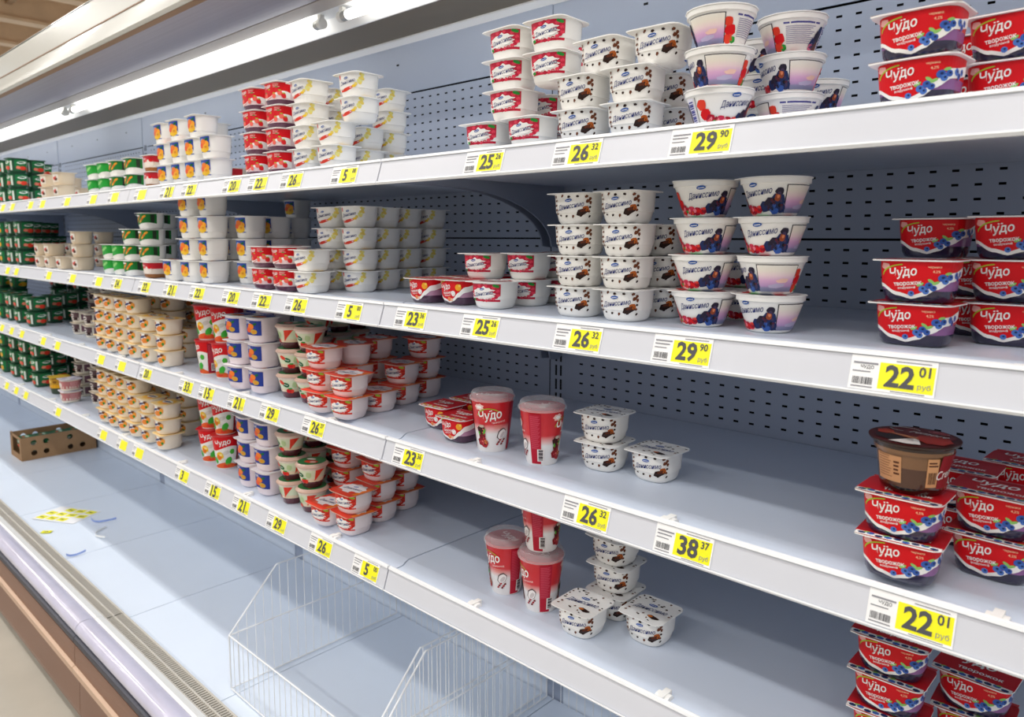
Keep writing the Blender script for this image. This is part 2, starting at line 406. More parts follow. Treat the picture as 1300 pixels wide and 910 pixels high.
# ------------------------------------------------------------------ end wall, deck, grille, bumper
mb = MB(); mb.extr([(.66, .1), (.66, DECK+.1), (.85, SZ[3]), (.88, CAMZ+.76), (1.46, CAMZ+.76), (1.46, .1)], XL-.05, XL-.004, m_shelf)
link('side_panel', mb.mesh('side_panel'), None, label='white side panel closing the far end of the case', category='panel')
for k in SECT:
    a, b = sx(k)
    for h in range(2):
        mb = MB(); x0 = a+.0015+h*SL/2; x1 = a-.0015+(h+1)*SL/2
        mb.extr([(YB-.004, DECK), (.955, DECK), (.945, DECK-.001), (.80, DECK-.004), (.792, DECK-.008), (.792, DECK-.03), (YB-.004, DECK-.03)], x0, x1, m_deck)
        link('deck_tray', mb.mesh('deck_tray'), None, label='pale blue bottom deck tray, %s half of the %s case section' % (('left', 'right')[h], SECWORD[k]), category='deck tray', group='bottom deck trays')
m_gr = mat('grille_plastic', 'c9c4ba', .4); m_bump = mat('bumper_plastic', 'c8c6da', .18, noise=.05, scale=14, coat=.4); m_blackr = mat('bumper_gasket', '3a3c48', .5)
m_bp = mat('brown_front_panel', '8a6552', .42, metal=.25, noise=.05, scale=3); m_bl = mat('tan_moulding', 'c6a68c', .4)
mb0 = MB(); q = 0
while q < SL-.01:
    mb0.box(q, q+.0038, .738, .786, DECK+.010, DECK+.0155, m_gr); q += .0108
me_bars = mb0.mesh('grille_bars')
for k in SECT:
    a, b = sx(k)
    t = thing('air_grille', 'slotted beige air return grille along the deck edge, %s case section' % SECWORD[k], 'grille', (a, 0, 0), 0, 'air return grilles')
    mb = MB(); mb.box(.002, SL-.002, .786, .7915, DECK-.028, DECK+.017, m_gr); mb.box(.002, SL-.002, .7325, .738, DECK-.028, DECK+.022, m_gr); mb.box(.002, SL-.002, .759, .764, DECK+.0035, DECK+.0175, m_gr); link('frame', mb.mesh('frame'), t)
    link('grille_bars', me_bars, t, kind='stuff')
    mb = MB(); mb.box(.002, SL-.002, .738, .786, DECK-.03, DECK-.025, m_void); link('duct_bottom', mb.mesh('duct_bottom'), t)
    t = thing('front_bumper', 'pale translucent bumper and brown kick panels, front of the %s case section' % SECWORD[k], 'bumper', (a, 0, 0), 0, 'front bumpers')
    def pp(name, prof, m, sm=None):
        mb = MB(); mb.extr(prof, .0015, SL-.0015, m); link(name, mb.mesh(name, sm), t)
    pp('white_strip', [(.732, DECK-.03), (.732, DECK+.026), (.712, DECK+.034), (.706, DECK+.03), (.706, DECK-.03)], m_white)
    pp('bumper', [(.7055, DECK+.0295), (.69, DECK+.036), (.668, DECK+.035), (.655, DECK+.026), (.650, DECK+.010), (.655, DECK-.002), (.7055, DECK-.002)], m_bump, 40)
    pp('gasket', [(.700, DECK-.0025), (.656, DECK-.0025), (.646, DECK-.006), (.644, DECK-.02), (.65, DECK-.03), (.700, DECK-.03)], m_blackr, 40)
    pp('front_panel', [(.70, DECK-.031), (.648, DECK-.031), (.645, DECK-.06), (.645, DECK-.093), (.70, DECK-.093)], m_bp)
    pp('moulding', [(.70, DECK-.094), (.645, DECK-.094), (.636, DECK-.098), (.635, DECK-.114), (.644, DECK-.12), (.70, DECK-.12)], m_bl, 50)
    pp('kick_panel', [(.70, DECK-.124), (.655, DECK-.124), (.65, DECK-.25), (.655, .03), (.70, .03)], m_bp)
mb = MB(); mb.box(XL, XR, .702, YB+.05, .03, DECK-.032, m_void); link('case_base', mb.mesh('case_base'), None, label='dark hollow base under the bottom deck of the case', category='case base')

# ------------------------------------------------------------------ wire baskets on the deck
m_wire = mat('white_wire', 'eef0f2', .35)
def basket(x0, x1, word):
    t = thing('wire_basket', 'white wire deck basket, ' + word, 'basket', (x0, 0, DECK), 0, 'deck wire baskets')
    hb, hf, yf, yk, yb = .302, .152, .845, .987, 1.395; W_ = x1-x0
    def wire(name, p0, p1, r): mb = MB(); mb.tube(p0, p1, r, m_wire, 6); link(name, mb.mesh(name), t)
    for x in (.004, W_-.004):
        for p0, p1 in (((x, yf, .004), (x, yf, hf)), ((x, yf, hf), (x, yk, hb)), ((x, yk, hb), (x, yb, hb)), ((x, yb, hb), (x, yb, .004)), ((x, yf, .004), (x, yb, .004)), ((x, yf, hf), (x, yb, hf))):
            wire('frame_rod', p0, p1, .0022)
    for z in (.004, hf): wire('frame_rod', (.004, yf, z), (W_-.004, yf, z), .0022)
    wire('frame_rod', (.004, yb, hb), (W_-.004, yb, hb), .0022); wire('frame_rod', (.004, yb, hf), (W_-.004, yb, hf), .0022)
    for x in (.004, W_-.004):
        for i in range(1, 22):
            y = yf+(yb-yf)*i/22; top = hb if y > yk else hf+(hb-hf)*(y-yf)/(yk-yf)
            wire('wire', (x, y, .004), (x, y, top), .0011)
    for i in range(1, 24):
        x = W_*i/24; wire('wire', (x, yf, .004), (x, yf, hf), .0011); wire('wire', (x, yb, .004), (x, yb, hb), .0011)
basket(-1.815, -1.195, 'farthest one, below the 5 00 price tag')
basket(-1.185, -.565, 'middle one, below the tall red cups')
basket(-.555, .065, 'nearest one, under the lowest shelf')

# ------------------------------------------------------------------ cups: kinds
KIND = {}
def reg(key, objname, desc, cat, w, d, h, parts): KIND[key] = dict(name=objname, desc=desc, cat=cat, w=w, d=d, h=h, parts=parts)
c_white = mat('cup_white', 'f3f1ec', .38); c_pink = mat('cup_pinkish', 'f1e3e2', .38); c_cream = mat('cup_cream', 'f3ead6', .38)
l_white = mat('lid_foil_white', 'f2f1ee', .3); l_beige = mat('lid_beige', 'e6d6c0', .35)
oval = P('2a5aa8'); brown = P('6b3a22'); dbrown = P('2e1a14'); green = P('2f9a3c'); dgreen = P('17663a'); yellow = P('f4c52c'); orange = P('ee7a1e')
crimson = P('b01030'); pink = P('e7b8cc'); lilac = P('b790c0'); plum = P('3c2a52'); berry = P('3a5fae'); dberry = P('22305e'); lime = P('a7c63a'); ltgrey = P('c9c7cc'); grey = P('8a8690')
tomato = P('e2402c'); cocoa = P('9a6a44'); sky = P('6aa6dc')
DAN = 'Даниссимо'; CHU = 'Чудо'

def dan_prof(h, k=1.0):
    return [(0, .0255*k, .0255*k), (.0018, .0285*k, .0285*k), (.006, .0312*k, .0312*k), (h*.36, .0338*k, .0338*k), (h*.365, .0352*k, .0352*k), (h*.9, .0368*k, .0368*k), (h-.0016, .0374*k, .0374*k)]
def brandmark(A, a, t, wd, ly=4, rot=.16):
    A.blob(a-.05*wd, t+.235*wd, .135*wd, .062*wd, oval, ly, 12, rot=rot); A.band(a-.05*wd-.09*wd, a-.05*wd+.09*wd, lambda q: t+.225*wd+(q-a)*rot, lambda q: t+.245*wd+(q-a)*rot, WHITE, ly+1, 3)
    A.text(DAN, a, t, wd, NAVY, ly, .004, .45, rot, 1.5)
def chips(A, s0, s1, t0, t1, k, m=brown, seed=1, sz=.0022):
    rnd = random.Random(seed)
    for i in range(k):
        q = i/k*4; e = q % 1
        a, t = [(s0+(s1-s0)*e, t1), (s1, t1+(t0-t1)*e), (s1+(s0-s1)*e, t0), (s0, t0+(t1-t0)*e)][int(q)]
        A.blob(a+rnd.uniform(-.001, .001), t+rnd.uniform(-.001, .001), sz*rnd.uniform(.7, 1.25), sz*rnd.uniform(.5, .9), m if rnd.random() < .6 else dbrown, 1, 5, .5, rnd.uniform(0, 3), i+seed)
def dan(key, desc, body, art, lidtop, lidrim, lidart, h=.049):
    me, sf = cup_body(dan_prof(h), 3.0, [(1, body)])
    A = Art(sf, da=.0135 if key == 'lemon' else .0095 if key == 'straw' else .0075, ka=1.2, dt=.0015); art(A, h)
    lid = plate(.083, .083, .014, h-.0016, h, lidtop, lidrim, .002)
    parts = [('body', me), ('lid', lid), ('label', A.build('cup_label'))]
    if lidart:
        B = Art(Flat(h)); lidart(B); parts.append(('lid_print', B.build('lid_print')))
    reg(key, {'choc': 'chocolate_yogurt_cup', 'cherry': 'cherry_yogurt_cup', 'straw': 'strawberry_yogurt_cup', 'lemon': 'white_yogurt_cup'}[key], desc, 'yogurt cup', .085, .085, h, parts)
def a_choc(A, h):
    chips(A, -.026, .026, .0115, .0425, 18, seed=4, sz=.0028)
    brandmark(A, -.002, .0265, .040); A.blob(.0150, .0170, .0085, .0052, dbrown, 2, 10, .4, .5, 3); A.blob(.0205, .0225, .0045, .0048, P('a8551c'), 2, 8, .4, .3, 5); A.blob(.0165, .0195, .004, .003, P('5a2a16'), 3, 7, .3, .3, 6)
    A.blob(.0225, .0345, .0035, .0026, brown, 2, 6, .5, 1, 8)
def lid_choc(B):
    rnd = random.Random(5)
    for i in range(34):
        a, t = rnd.uniform(-.038, .038), rnd.uniform(-.038, .038)
        if abs(a) < .03 and abs(t+.002) < .012: continue
        B.blob(a, t, .0024*rnd.uniform(.7, 1.4), .0018*rnd.uniform(.7, 1.3), brown if rnd.random() < .5 else dbrown, 1, 5, .5, rnd.uniform(0, 3), i)
    brandmark(B, 0, -.002, .060, 3, .1); B.blob(.018, -.022, .012, .005, dbrown, 2, 9, .4, -.2, 3); B.blob(.012, -.021, .005, .003, P('c4651f'), 3, 7, .4, 0, 3)
dan('choc', 'chocolate-chip yogurt cup', c_white, a_choc, l_white, l_white, lid_choc)
def a_fruit(c1, c2, corner):
    def f(A, h):
        A.rect(-.0265, .0265, .0125, .0435, c1, 0, 10, 2)
        rnd = random.Random(9)
        for i in range(22):
            e = i/22*2*PI; A.blob(.0225*math.cos(e)*(1+.06*rnd.random()), .028+.0135*math.sin(e), .0032, .0030, c2 if i % 2 else c1, 1, 7, .2, 0, i)
        A.blob(.0195, .0405, .0055, .0028, corner, 2, 8, .3, -.3, 2); A.blob(-.022, .0155, .004, .002, corner, 2, 7, .3, .3, 6)
        A.blob(-.0025, .0275, .0195, .0105, WHITE, 3, 22, .55, .12, 4); brandmark(A, -.002, .0262, .035, 4)
    return f
dan('cherry', 'white cherry yogurt cup', c_white, a_fruit(P('c2203c'), P('e04058'), green), l_white, l_white, lambda B: (B.blob(0, 0, .034, .026, P('c2203c'), 1, 16, .3), B.blob(0, 0, .027, .017, WHITE, 2, 20, .5), brandmark(B, 0, -.003, .045, 3)))
def lid_straw(B):
    B.band(-.0405, .0405, -.0405, -.028, tomato, 1, 2); B.band(-.0405, .0405, .028, .0405, tomato, 1, 2); B.band(-.0405, -.030, -.028, .028, tomato, 1, 2); B.band(.030, .0405, -.028, .028, orange, 1, 2)
    B.blob(0, 0, .034, .026, P('e9e4e6'), 2, 18, .35, 0, 2); brandmark(B, 0, -.003, .052, 3); B.blob(.02, -.02, .009, .007, tomato, 3, 8, .2)
dan('straw', 'strawberry yogurt cup, orange-red lid', c_pink, a_fruit(tomato, P('c8281e'), lime), P('e0644e'), P('e0b09c'), lid_straw)
def a_yel(A, h):
    rnd = random.Random(2)
    for i in range(11): A.blob(.012+rnd.random()*.014, .022+rnd.random()*.021, .0032, .003, P('ecd56a') if i % 3 else P('e6e08a'), 0, 8, .1, 0, i)
    A.band(-.027, -.0235, .010, .044, tomato, 0, 2); A.blob(-.008, .0145, .016, .0032, tomato, 1, 10, .3, .22); A.blob(.009, .019, .004, .003, yellow, 1, 8, .2)
    brandmark(A, -.006, .028, .036)
dan('lemon', 'white yogurt cup, yellow-dotted label', c_white, a_yel, l_white, l_white, lambda B: (B.blob(0, 0, .032, .024, yellow, 1, 16, .3), B.blob(0, 0, .027, .018, WHITE, 2, 18, .4), brandmark(B, 0, -.003, .045, 3)))

# red curd cups
def chudo(key, desc, fruit):
    kx = 1.0 if fruit == 'blue' else .84
    h = .051 if fruit == 'blue' else .048; prof = [(0, .031*kx, .023), (.002, .0345*kx, .0262), (.008, .0372*kx, .0288), (.03, .0398*kx, .0312), (h-.0016, .0412*kx, .0326)]
    body, sf = cup_body(prof, 3.6, [(.015, mat('curd_jelly', '2c2742', .18, coat=.5) if fruit == 'blue' else mat('curd_jelly2', '4a2a44', .18, coat=.5)), (.026, mat('curd_mauve', '8d5c92', .25) if fruit == 'blue' else mat('curd_pink', 'b88aa6', .25)), (1, mat('curd_red', 'c8121c', .3))])
    A = Art(sf, ka=kx, da=.002); H = sf.half/kx-.003
    def wave(s):
        q = (s+.040)/.080
        K = [(-2, .40), (-.5, .62), (0, .43), (.25, .24), (.45, .17), (.62, .24), (.8, .40), (1, .58), (1.5, .7), (2.6, .40)]
        for (a, va), (b, vb) in zip(K, K[1:]):
            if q <= b: k = (q-a)/(b-a); k = k*k*(3-2*k); return h*(va+(vb-va)*k)
        return h*.4
    A.band(-H*.98, H*.98, wave, h*.955, RED, 0, 56, 2)
    A.band(-H*.98, H*.98, lambda s: wave(s)-.0035, lambda s: wave(s)+(.0008 if s < .005 else min(.007, .0008+(s-.005)*.22)), WHITE, 1, 56)
    for s in (-.033,):
        A.blob(s, .043, .006, .004, P('f0b0a8'), 1, 9, .3)
    for i in range(12):
        e = PI*.62+PI*.36*(1-i/11)-.2; A.blob(-.010+.027*math.cos(e), .030+.0155*math.sin(e), .0020, .0008, lime, 2, 6, 0, e+PI/2)
    A.text(CHU, -.0125, .0362*h/.052, .0285, WHITE, 4, .018, .18, .12, 1.15); A.blob(-.0135, .0425*h/.052, .0012, .0008, WHITE, 4, 6); A.blob(-.0105, .0429*h/.052, .0012, .0008, WHITE, 4, 6)
    A.text('творожок', -.008, .0225, .030, WHITE, 3, .02, 0, .10, 1.1)
    A.text('воздушный', -.009, .0182, .019, WHITE, 3, .015, 0, .10)
    if fruit == 'blue':
        A.text('черника', .019, .0425, .013, P('f6c9a0'), 3, .01); A.text('4,2%', .021, .0375, .0075, P('f6c9a0'), 3, .01)
        for i, (a, t, r) in enumerate(((.008, .0175, .0042), (.0145, .0215, .0042), (.012, .0145, .0038), (.0195, .0185, .0038), (-.004, .0115, .0036), (.0275, .0305, .0048), (.031, .0265, .0038), (.036, .031, .004), (.047, .033, .0045), (.053, .029, .004), (.060, .034, .004))):
            A.blob(a, t, r, r*.92, berry if i % 2 else P('4f78c4'), 2, 9, 0, 0, i); A.blob(a+.0005, t+.0006, r*.4, r*.34, dberry, 3, 6)
        for a, t, q in ((.0055, .0225, .5), (.0165, .0265, -.6), (.0215, .0245, .4), (.0335, .0355, .2)): A.blob(a, t, .0042, .0018, P('8fc46a'), 2, 7, 0, q)
    else:
        A.blob(.024, .034, .0075, .0065, P('f0a52c'), 2, 10, .1); A.blob(.0275, .0375, .003, .0025, P('f7d060'), 3, 7)
        for r in (.0065, .0042, .002): A.blob(.010, .0225, r, r*.8, WHITE if r != .0042 else RED, 3, 12)
        A.blob(-.004, .0115, .0055, .0045, P('e88a5a'), 2, 9, .2); A.blob(.004, .0105, .004, .003, P('f3c7a8'), 2, 8, .2)
    lid = plate(.093*kx, .075, .014, h-.0016, h, P('c31a24'), l_white, .003)
    B = Art(Flat(h), ka=kx); B.band(-.045, .045, -.036, -.026, WHITE, 1, 4); B.band(-.045, .045, .030, .036, P('d94a50'), 1, 3)
    for i in range(9): B.blob(-.038+i*.0095, -.031+.002*math.sin(i*2.1), .0045, .0035, (dberry, berry)[i % 2] if fruit == 'blue' else (tomato, yellow)[i % 2], 2, 8)
    for i in range(4): B.blob(-.033+i*.021, -.0275, .004, .0016, P('8fc46a'), 3, 6, 0, .4)
    B.text(CHU, -.006, .010, .050, WHITE, 3, .018, .18, 0, 1.1); B.text('творожок', .006, -.014, .052, WHITE, 3, .02)
    reg(key, 'blueberry_curd_cup' if fruit == 'blue' else 'peach_curd_cup', desc, 'curd cup', .0945*kx, .077, h, [('body', body), ('lid', lid), ('label', A.build('cup_label')), ('lid_print', B.build('lid_print'))])
chudo('blue', 'red blueberry curd cup', 'blue'); chudo('peach', 'red peach curd cup', 'peach')

# strawberry twin cups: red label, white splash, purple base
def k_berry():
    h = .052; prof = [(0, .027, .027), (.002, .030, .030), (.012, .0335, .0335), (h-.0016, .0362, .0362)]
    body, sf = cup_body(prof, 3.2, [(.012, mat('berry_jam', '5a3048', .2, coat=.4)), (1, mat('berry_milk', 'e9cfd2', .35))])
    A = Art(sf, da=.007, ka=1.1); A.band(-.045, .045, lambda s: .012+.012*(1+math.sin(s*70))*.5, .049, RED, 0, 20, 2)
    A.band(-.045, .045, lambda s: .011+.010*(1+math.sin(s*70+.6))*.5, lambda s: .017+.014*(1+math.sin(s*70-.5))*.5, WHITE, 1, 20)
    for i, (a, t) in enumerate(((-.018, .022), (-.006, .029), (.008, .020), (.016, .033), (.022, .026), (.03, .02), (-.03, .02))): A.blob(a, t, .0055, .0062, P('d8262c') if i % 2 else P('ef6a5c'), 2, 9, .15, .3, i); A.blob(a, t+.0058, .0032, .0014, green if i % 3 == 0 else lime, 3, 6)
    A.text(CHU, -.012, .041, .022, WHITE, 4, .018, .18, .1)
    A.lines(.006, .022, .038, .047, 3, P('f6c9c0'), 3)
    lid = plate(.078, .078, .013, h-.0016, h, l_white, l_white, .002)
    B = Art(Flat(h)); B.blob(0, 0, .034, .028, P('d64a50'), 1, 16, .2); B.text(CHU, 0, .005, .04, WHITE, 3, .018, .18)
    reg('berry', 'red_yogurt_cup', 'red strawberry yogurt cup', 'yogurt cup', .080, .080, h, [('body', body), ('lid', lid), ('label', A.build('cup_label')), ('lid_print', B.build('lid_print'))])
k_berry()

# tall white cups with a small fruit picture
def k_fruit(key, desc, body_m, sq, lidm):
    h = .0605 if not sq else .064; prof = [(0, .026, .026), (.002, .0295, .0295), (.006, .031, .031), (.018, .0328, .0328), (.0185, .0338, .0338), (h-.0016, .0365, .0365)]
    body, sf = cup_body(prof, 3.0, [(1, body_m)]); A = Art(sf, da=.018 if not sq else .0125, ka=1.5 if not sq else 1.4)
    a0, a1, t0, t1 = (-.024, .006, .016, .056) if not sq else (-.026, .016, .020, .057)
    A.rect(a0, a1, t0, t1, P('2b3f96') if sq else P('2f4fa8'), 0, 8, 2); c = (a0+a1)/2
    if not sq: A.blob(c-.006, .038, .0085, .014, sky, 1, 10, .1); A.blob(c, .0245, .0135, .0095, yellow, 2, 12, .1); A.blob(c+.004, .036, .010, .010, P('f5a52c'), 2, 11, .1)
    A.blob(c-.002, .042, .0085, .0075, orange, 3, 10, .1); A.blob(c-.008, .033, .0075, .007, P('e8582a'), 3, 10, .1); A.blob(c+.005, .029, .0085, .0065, P('f0b02e') if not sq else P('c9a13a'), 4, 10, .1)
    A.blob(c+.008, .048, .006, .003, dgreen, 3, 7, .2, .5); A.blob(c+.0055, .029, .004, .003, P('d98a1c'), 5, 8)
    if sq: A.lines(a0+.003, c-.002, .048, .055, 3, WHITE, 3, .4)
    lid = plate(.079, .079, .013, h-.0016, h, lidm, l_white, .002); parts = [('body', body), ('lid', lid), ('label', A.build('cup_label'))]
    B = Art(Flat(h)); B.blob(0, .004, .032, .028, P('2b3f96') if sq else P('4f6fb8'), 1, 16, .1); B.blob(.006, -.012, .022, .013, orange, 2, 12, .2); B.blob(-.012, -.016, .009, .007, yellow, 3, 9); parts.append(('lid_print', B.build('lid_print')))
    reg(key, 'fruit_yogurt_cup' if sq else 'plain_yogurt_cup', desc, 'yogurt cup', .0815, .0815, h, parts)
k_fruit('pale', 'white yogurt cup, small fruit picture', c_white, False, l_white)
k_fruit('lilac', 'pinkish yogurt cup, blue apricot label', mat('cup_lilac', 'ecdfe4', .38), True, P('e8e4ea'))

# conical bowls with a picture all round
def k_bowl():
    h = .0515; prof = [(0, .024, .024), (.0015, .0275, .0275), (.004, .0292, .0292), (.043, .0428, .0428), (.0435, .0452, .0452), (h-.0015, .0456, .0456)]
    body, sf = cup_body(prof, 2.0, [(1, c_white)], seg=36); A = Art(sf)
    H = sf.half; ang = lambda d: H*d/180
    brandmark(A, ang(8), .0305, .044, 4, .12)
    for i, (d, t, r, m) in enumerate(((-62, .030, .008, tomato), (-55, .018, .009, RED), (-44, .011, .008, crimson), (-22, .0095, .0075, P('d03050')), (-6, .0085, .007, crimson), (8, .009, .006, P('d8485a')), (24, .013, .0085, dberry), (38, .016, .0105, P('2a2438')), (52, .020, .011, dberry), (54, .032, .006, P('2a2438')), (46, .0095, .008, berry), (60, .010, .007, dberry))):
        A.blob(ang(d), t, r*.92, r*.85, m, 1+i % 3, 11, .25, .3, i)
    for i in range(26):
        rb = random.Random(i+60); d_ = rb.uniform(26, 63); A.blob(ang(d_), rb.uniform(.006, .010+(d_-20)*.0006), rb.uniform(.0018, .0036), rb.uniform(.0015, .003), [dberry, P('2a2438'), P('4a3a58'), berry, P('5a2434'), P('14121c')][i % 6], 4, 7, .4, rb.uniform(0, 3), i)
    for i in range(16):
        rb = random.Random(i+90); A.blob(ang(rb.uniform(-58, 14)), rb.uniform(.005, .013), rb.uniform(.0016, .0034), rb.uniform(.002, .004), [RED, crimson, P('f08a90'), P('8e1028'), tomato][i % 5], 4, 6, .4, rb.uniform(0, 3), i)
    A.blob(ang(51), .024, .0042, .005, P('9a4a2c'), 5, 9, .4); A.blob(ang(52), .0255, .002, .0025, P('d8835a'), 6, 7, .4); A.blob(ang(-34), .0085, .004, .0022, green, 4, 7, .2); A.blob(ang(-12), .0095, .003, .003, P('f08090'), 4, 7)
    # dark framed window
    w0, w1 = ang(66), ang(146)
    A.band(w0, w1, .0045, .0408, P('2a2630'), 1, 14)
    A.band(w0+.0012, w1-.0012, .0045, .0398, ramp_z('window_print', .004, .040, ((0, '6e7898'), (.16, '8a88ae'), (.22, 'b894c4'), (.42, 'd9a8cf'), (.62, 'efd6d8'), (.8, 'f0e6d8'), (1, 'f0ebe0'))), 2, 14, 2)
    A.blob((w0+w1)/2, .0125, .012, .003, P('b9b0d0'), 3, 12, .4, .1, 2); A.blob((w0+w1)/2+.008, .0195, .009, .003, P('f0c8b8'), 3, 11, .4, .1, 5)
    # poppy red, ingredients, berries, bar code
    for i, (d, t, r, m) in enumerate(((152, .030, .006, tomato), (157, .020, .008, RED), (154, .010, .007, tomato), (165, .0085, .0045, green), (238, .012, .008, dberry), (248, .022, .0085, P('2a2438')), (246, .010, .0075, brown), (252, .031, .005, dberry), (232, .008, .005, P('d86a8a')))): A.blob(ang(d), t, r, r*.95, m, 1, 10, .3, .2, i)
    A.lines(ang(168), ang(240), .0365, .040, 1, P('4a4a90'), 2, .6); A.lines(ang(172), ang(236), .012, .035, 10, P('9a94b0'), 2, .4)
    A.band(ang(258), ang(280), .006, .041, P('e8e6f0'), 1, 5)
    for i in range(11): A.band(ang(261), ang(277), .009+.0026*i, .0102+.0026*i+.0006*(i % 3), P('4a4a90'), 2, 4)
    A.band(ang(284), ang(285.5), .006, .041, P('2a2630'), 2, 1)
    lid = plate(.0945, .0945, .0465, h-.0013, h, l_white, l_white, .006)
    B = Art(Flat(h)); B.blob(0, .004, .038, .034, P('e7dfe4'), 1, 18, .1)
    for i, (a, t, m) in enumerate(((-.02, -.022, RED), (.0, -.026, green), (.02, -.022, dberry), (.03, -.008, crimson), (-.032, -.006, tomato))): B.blob(a, t, .010, .008, m, 2, 9, .3, 0, i)
    brandmark(B, 0, .004, .05, 3)
    reg('bowl', 'yogurt_bowl', 'conical berry yogurt bowl', 'yogurt bowl', .0965, .0965, h, [('body', body), ('lid', lid), ('label', A.build('cup_label')), ('lid_print', B.build('lid_print'))])
k_bowl()

# tall red cups with clear domed lid
def k_tall():
    h = .100; prof = [(0, .0265, .0265), (.003, .0275, .0275), (.004, .028, .028), (.098, .0395, .0395), (h, .0405, .0405)]
    body, sf = cup_body(prof, 2.0, [(1, ramp_z('tall_print', 0, .1, ((0, 'f3f0ee'), (.36, 'f3f0ee'), (.44, 'efb8b4'), (.54, 'd8262c'), (1, 'cc1420')), .3))], seg=32); A = Art(sf, .0005); H = sf.half; ang = lambda d: H*d/180
    for o in (0, 180):
        A.blob(ang(o-28), .086, .009, .006, P('f6c8c0'), 1, 14, .5); A.blob(ang(o-28), .086, .005, .003, WHITE, 2, 10, .5)
        for i in range(12): e = PI*.22+PI*.62*i/11; A.blob(ang(o+2)+.025*math.cos(e), .060+.024*math.sin(e), .0032, .0009, lime, 2, 6, 0, e+PI/2)
        A.text(CHU, ang(o+4), .070, .042, WHITE, 4, .018, .18, .14, 1.25); A.blob(ang(o+4), .0795, .0014, .001, WHITE, 4, 6); A.blob(ang(o+8), .0805, .0014, .001, WHITE, 4, 6)
        A.text('ТВОРОЖНОЕ', ang(o+30), .0585, .026, P('f6dcd4'), 3, .015, 0, .14); A.lines(ang(o+16), ang(o+44), .045, .0535, 3, P('f0a08c'), 2, .3)
        rb = random.Random(5)
        for i, (a, t, r, m) in enumerate(((-30, .020, .008, P('8e1c24')), (-16, .017, .0085, P('a82830')), (-24, .031, .008, P('6e1a20')), (-27, .043, .0085, P('3a1a18')), (-20, .024, .006, P('c23a40')), (-13, .020, .004, P('e0a050')))): A.blob(ang(o+a), t, r, r, m, 3+i % 2, 11, .3, 0, i)
        for i in range(14): A.blob(ang(o-24+rb.uniform(-9, 11)), rb.uniform(.012, .047), .0022, .0018, [P('c04048'), P('4a1418'), P('e07a70'), P('7a1c20')][i % 4], 5, 6, .4, i, i)
        A.blob(ang(o-24), .050, .006, .0028, P('c9b8a8'), 6, 8, .4); A.blob(ang(o-15), .040, .0022, .006, P('5cae3a'), 6, 7, .2, -.4); A.blob(ang(o-34), .036, .002, .004, P('5cae3a'), 6, 7, .2, .3)
        A.blob(ang(o+42), .035, .012, .0085, P('5a4a4c'), 2, 12, .2, .9); A.blob(ang(o+43), .0345, .0105, .0072, P('f1ecea'), 3, 12, .15, .9); A.blob(ang(o+45), .0335, .007, .0035, P('cfc6c6'), 4, 10, .2, .9)
        for i in range(6): A.blob(ang(o+28+5*i), .016+.004*(i % 3), .003, .002, P('7a1c20') if i % 2 else P('a82830'), 3, 6, .3, .4, i)
        A.band(ang(o+70), ang(o+104), .003, .093, P('b81c34'), 2, 8, 3); A.lines(ang(o+73), ang(o+101), .030, .090, 26, P('cf4a60'), 3, .5)
        if o == 0:
            A.band(ang(o+92), ang(o+114), .008, .030, P('efe9e6'), 4, 5, 2)
            for i in range(9): A.band(ang(o+96), ang(o+110), .010+.0021*i, .0110+.0021*i+.0005*(i % 3), P('3a2a30'), 5, 4)
    lid = disc_lid([(h-.004, .0425), (h-.002, .0432), (h+.001, .0432), (h+.003, .0405), (h+.009, .0395), (h+.0115, .037)], m_clear, 32)
    sealm = MB(); sealm.add([(.0395*math.cos(2*PI*i/32), .0395*math.sin(2*PI*i/32), h+.0008) for i in range(32)], [tuple(range(32))], P('b03040'))
    B = Art(Flat(h+.0008)); B.text(CHU, 0, .006, .05, P('f3d7d2'), 2, .03, .18)
    reg('tall', 'dessert_cup', 'tall red dessert cup, domed lid', 'dessert cup', .088, .088, h+.0115, [('body', body), ('lid', lid), ('foil_seal', sealm.mesh('foil_seal')), ('label', A.build('cup_label')), ('seal_print', B.build('seal_print'))])
k_tall()
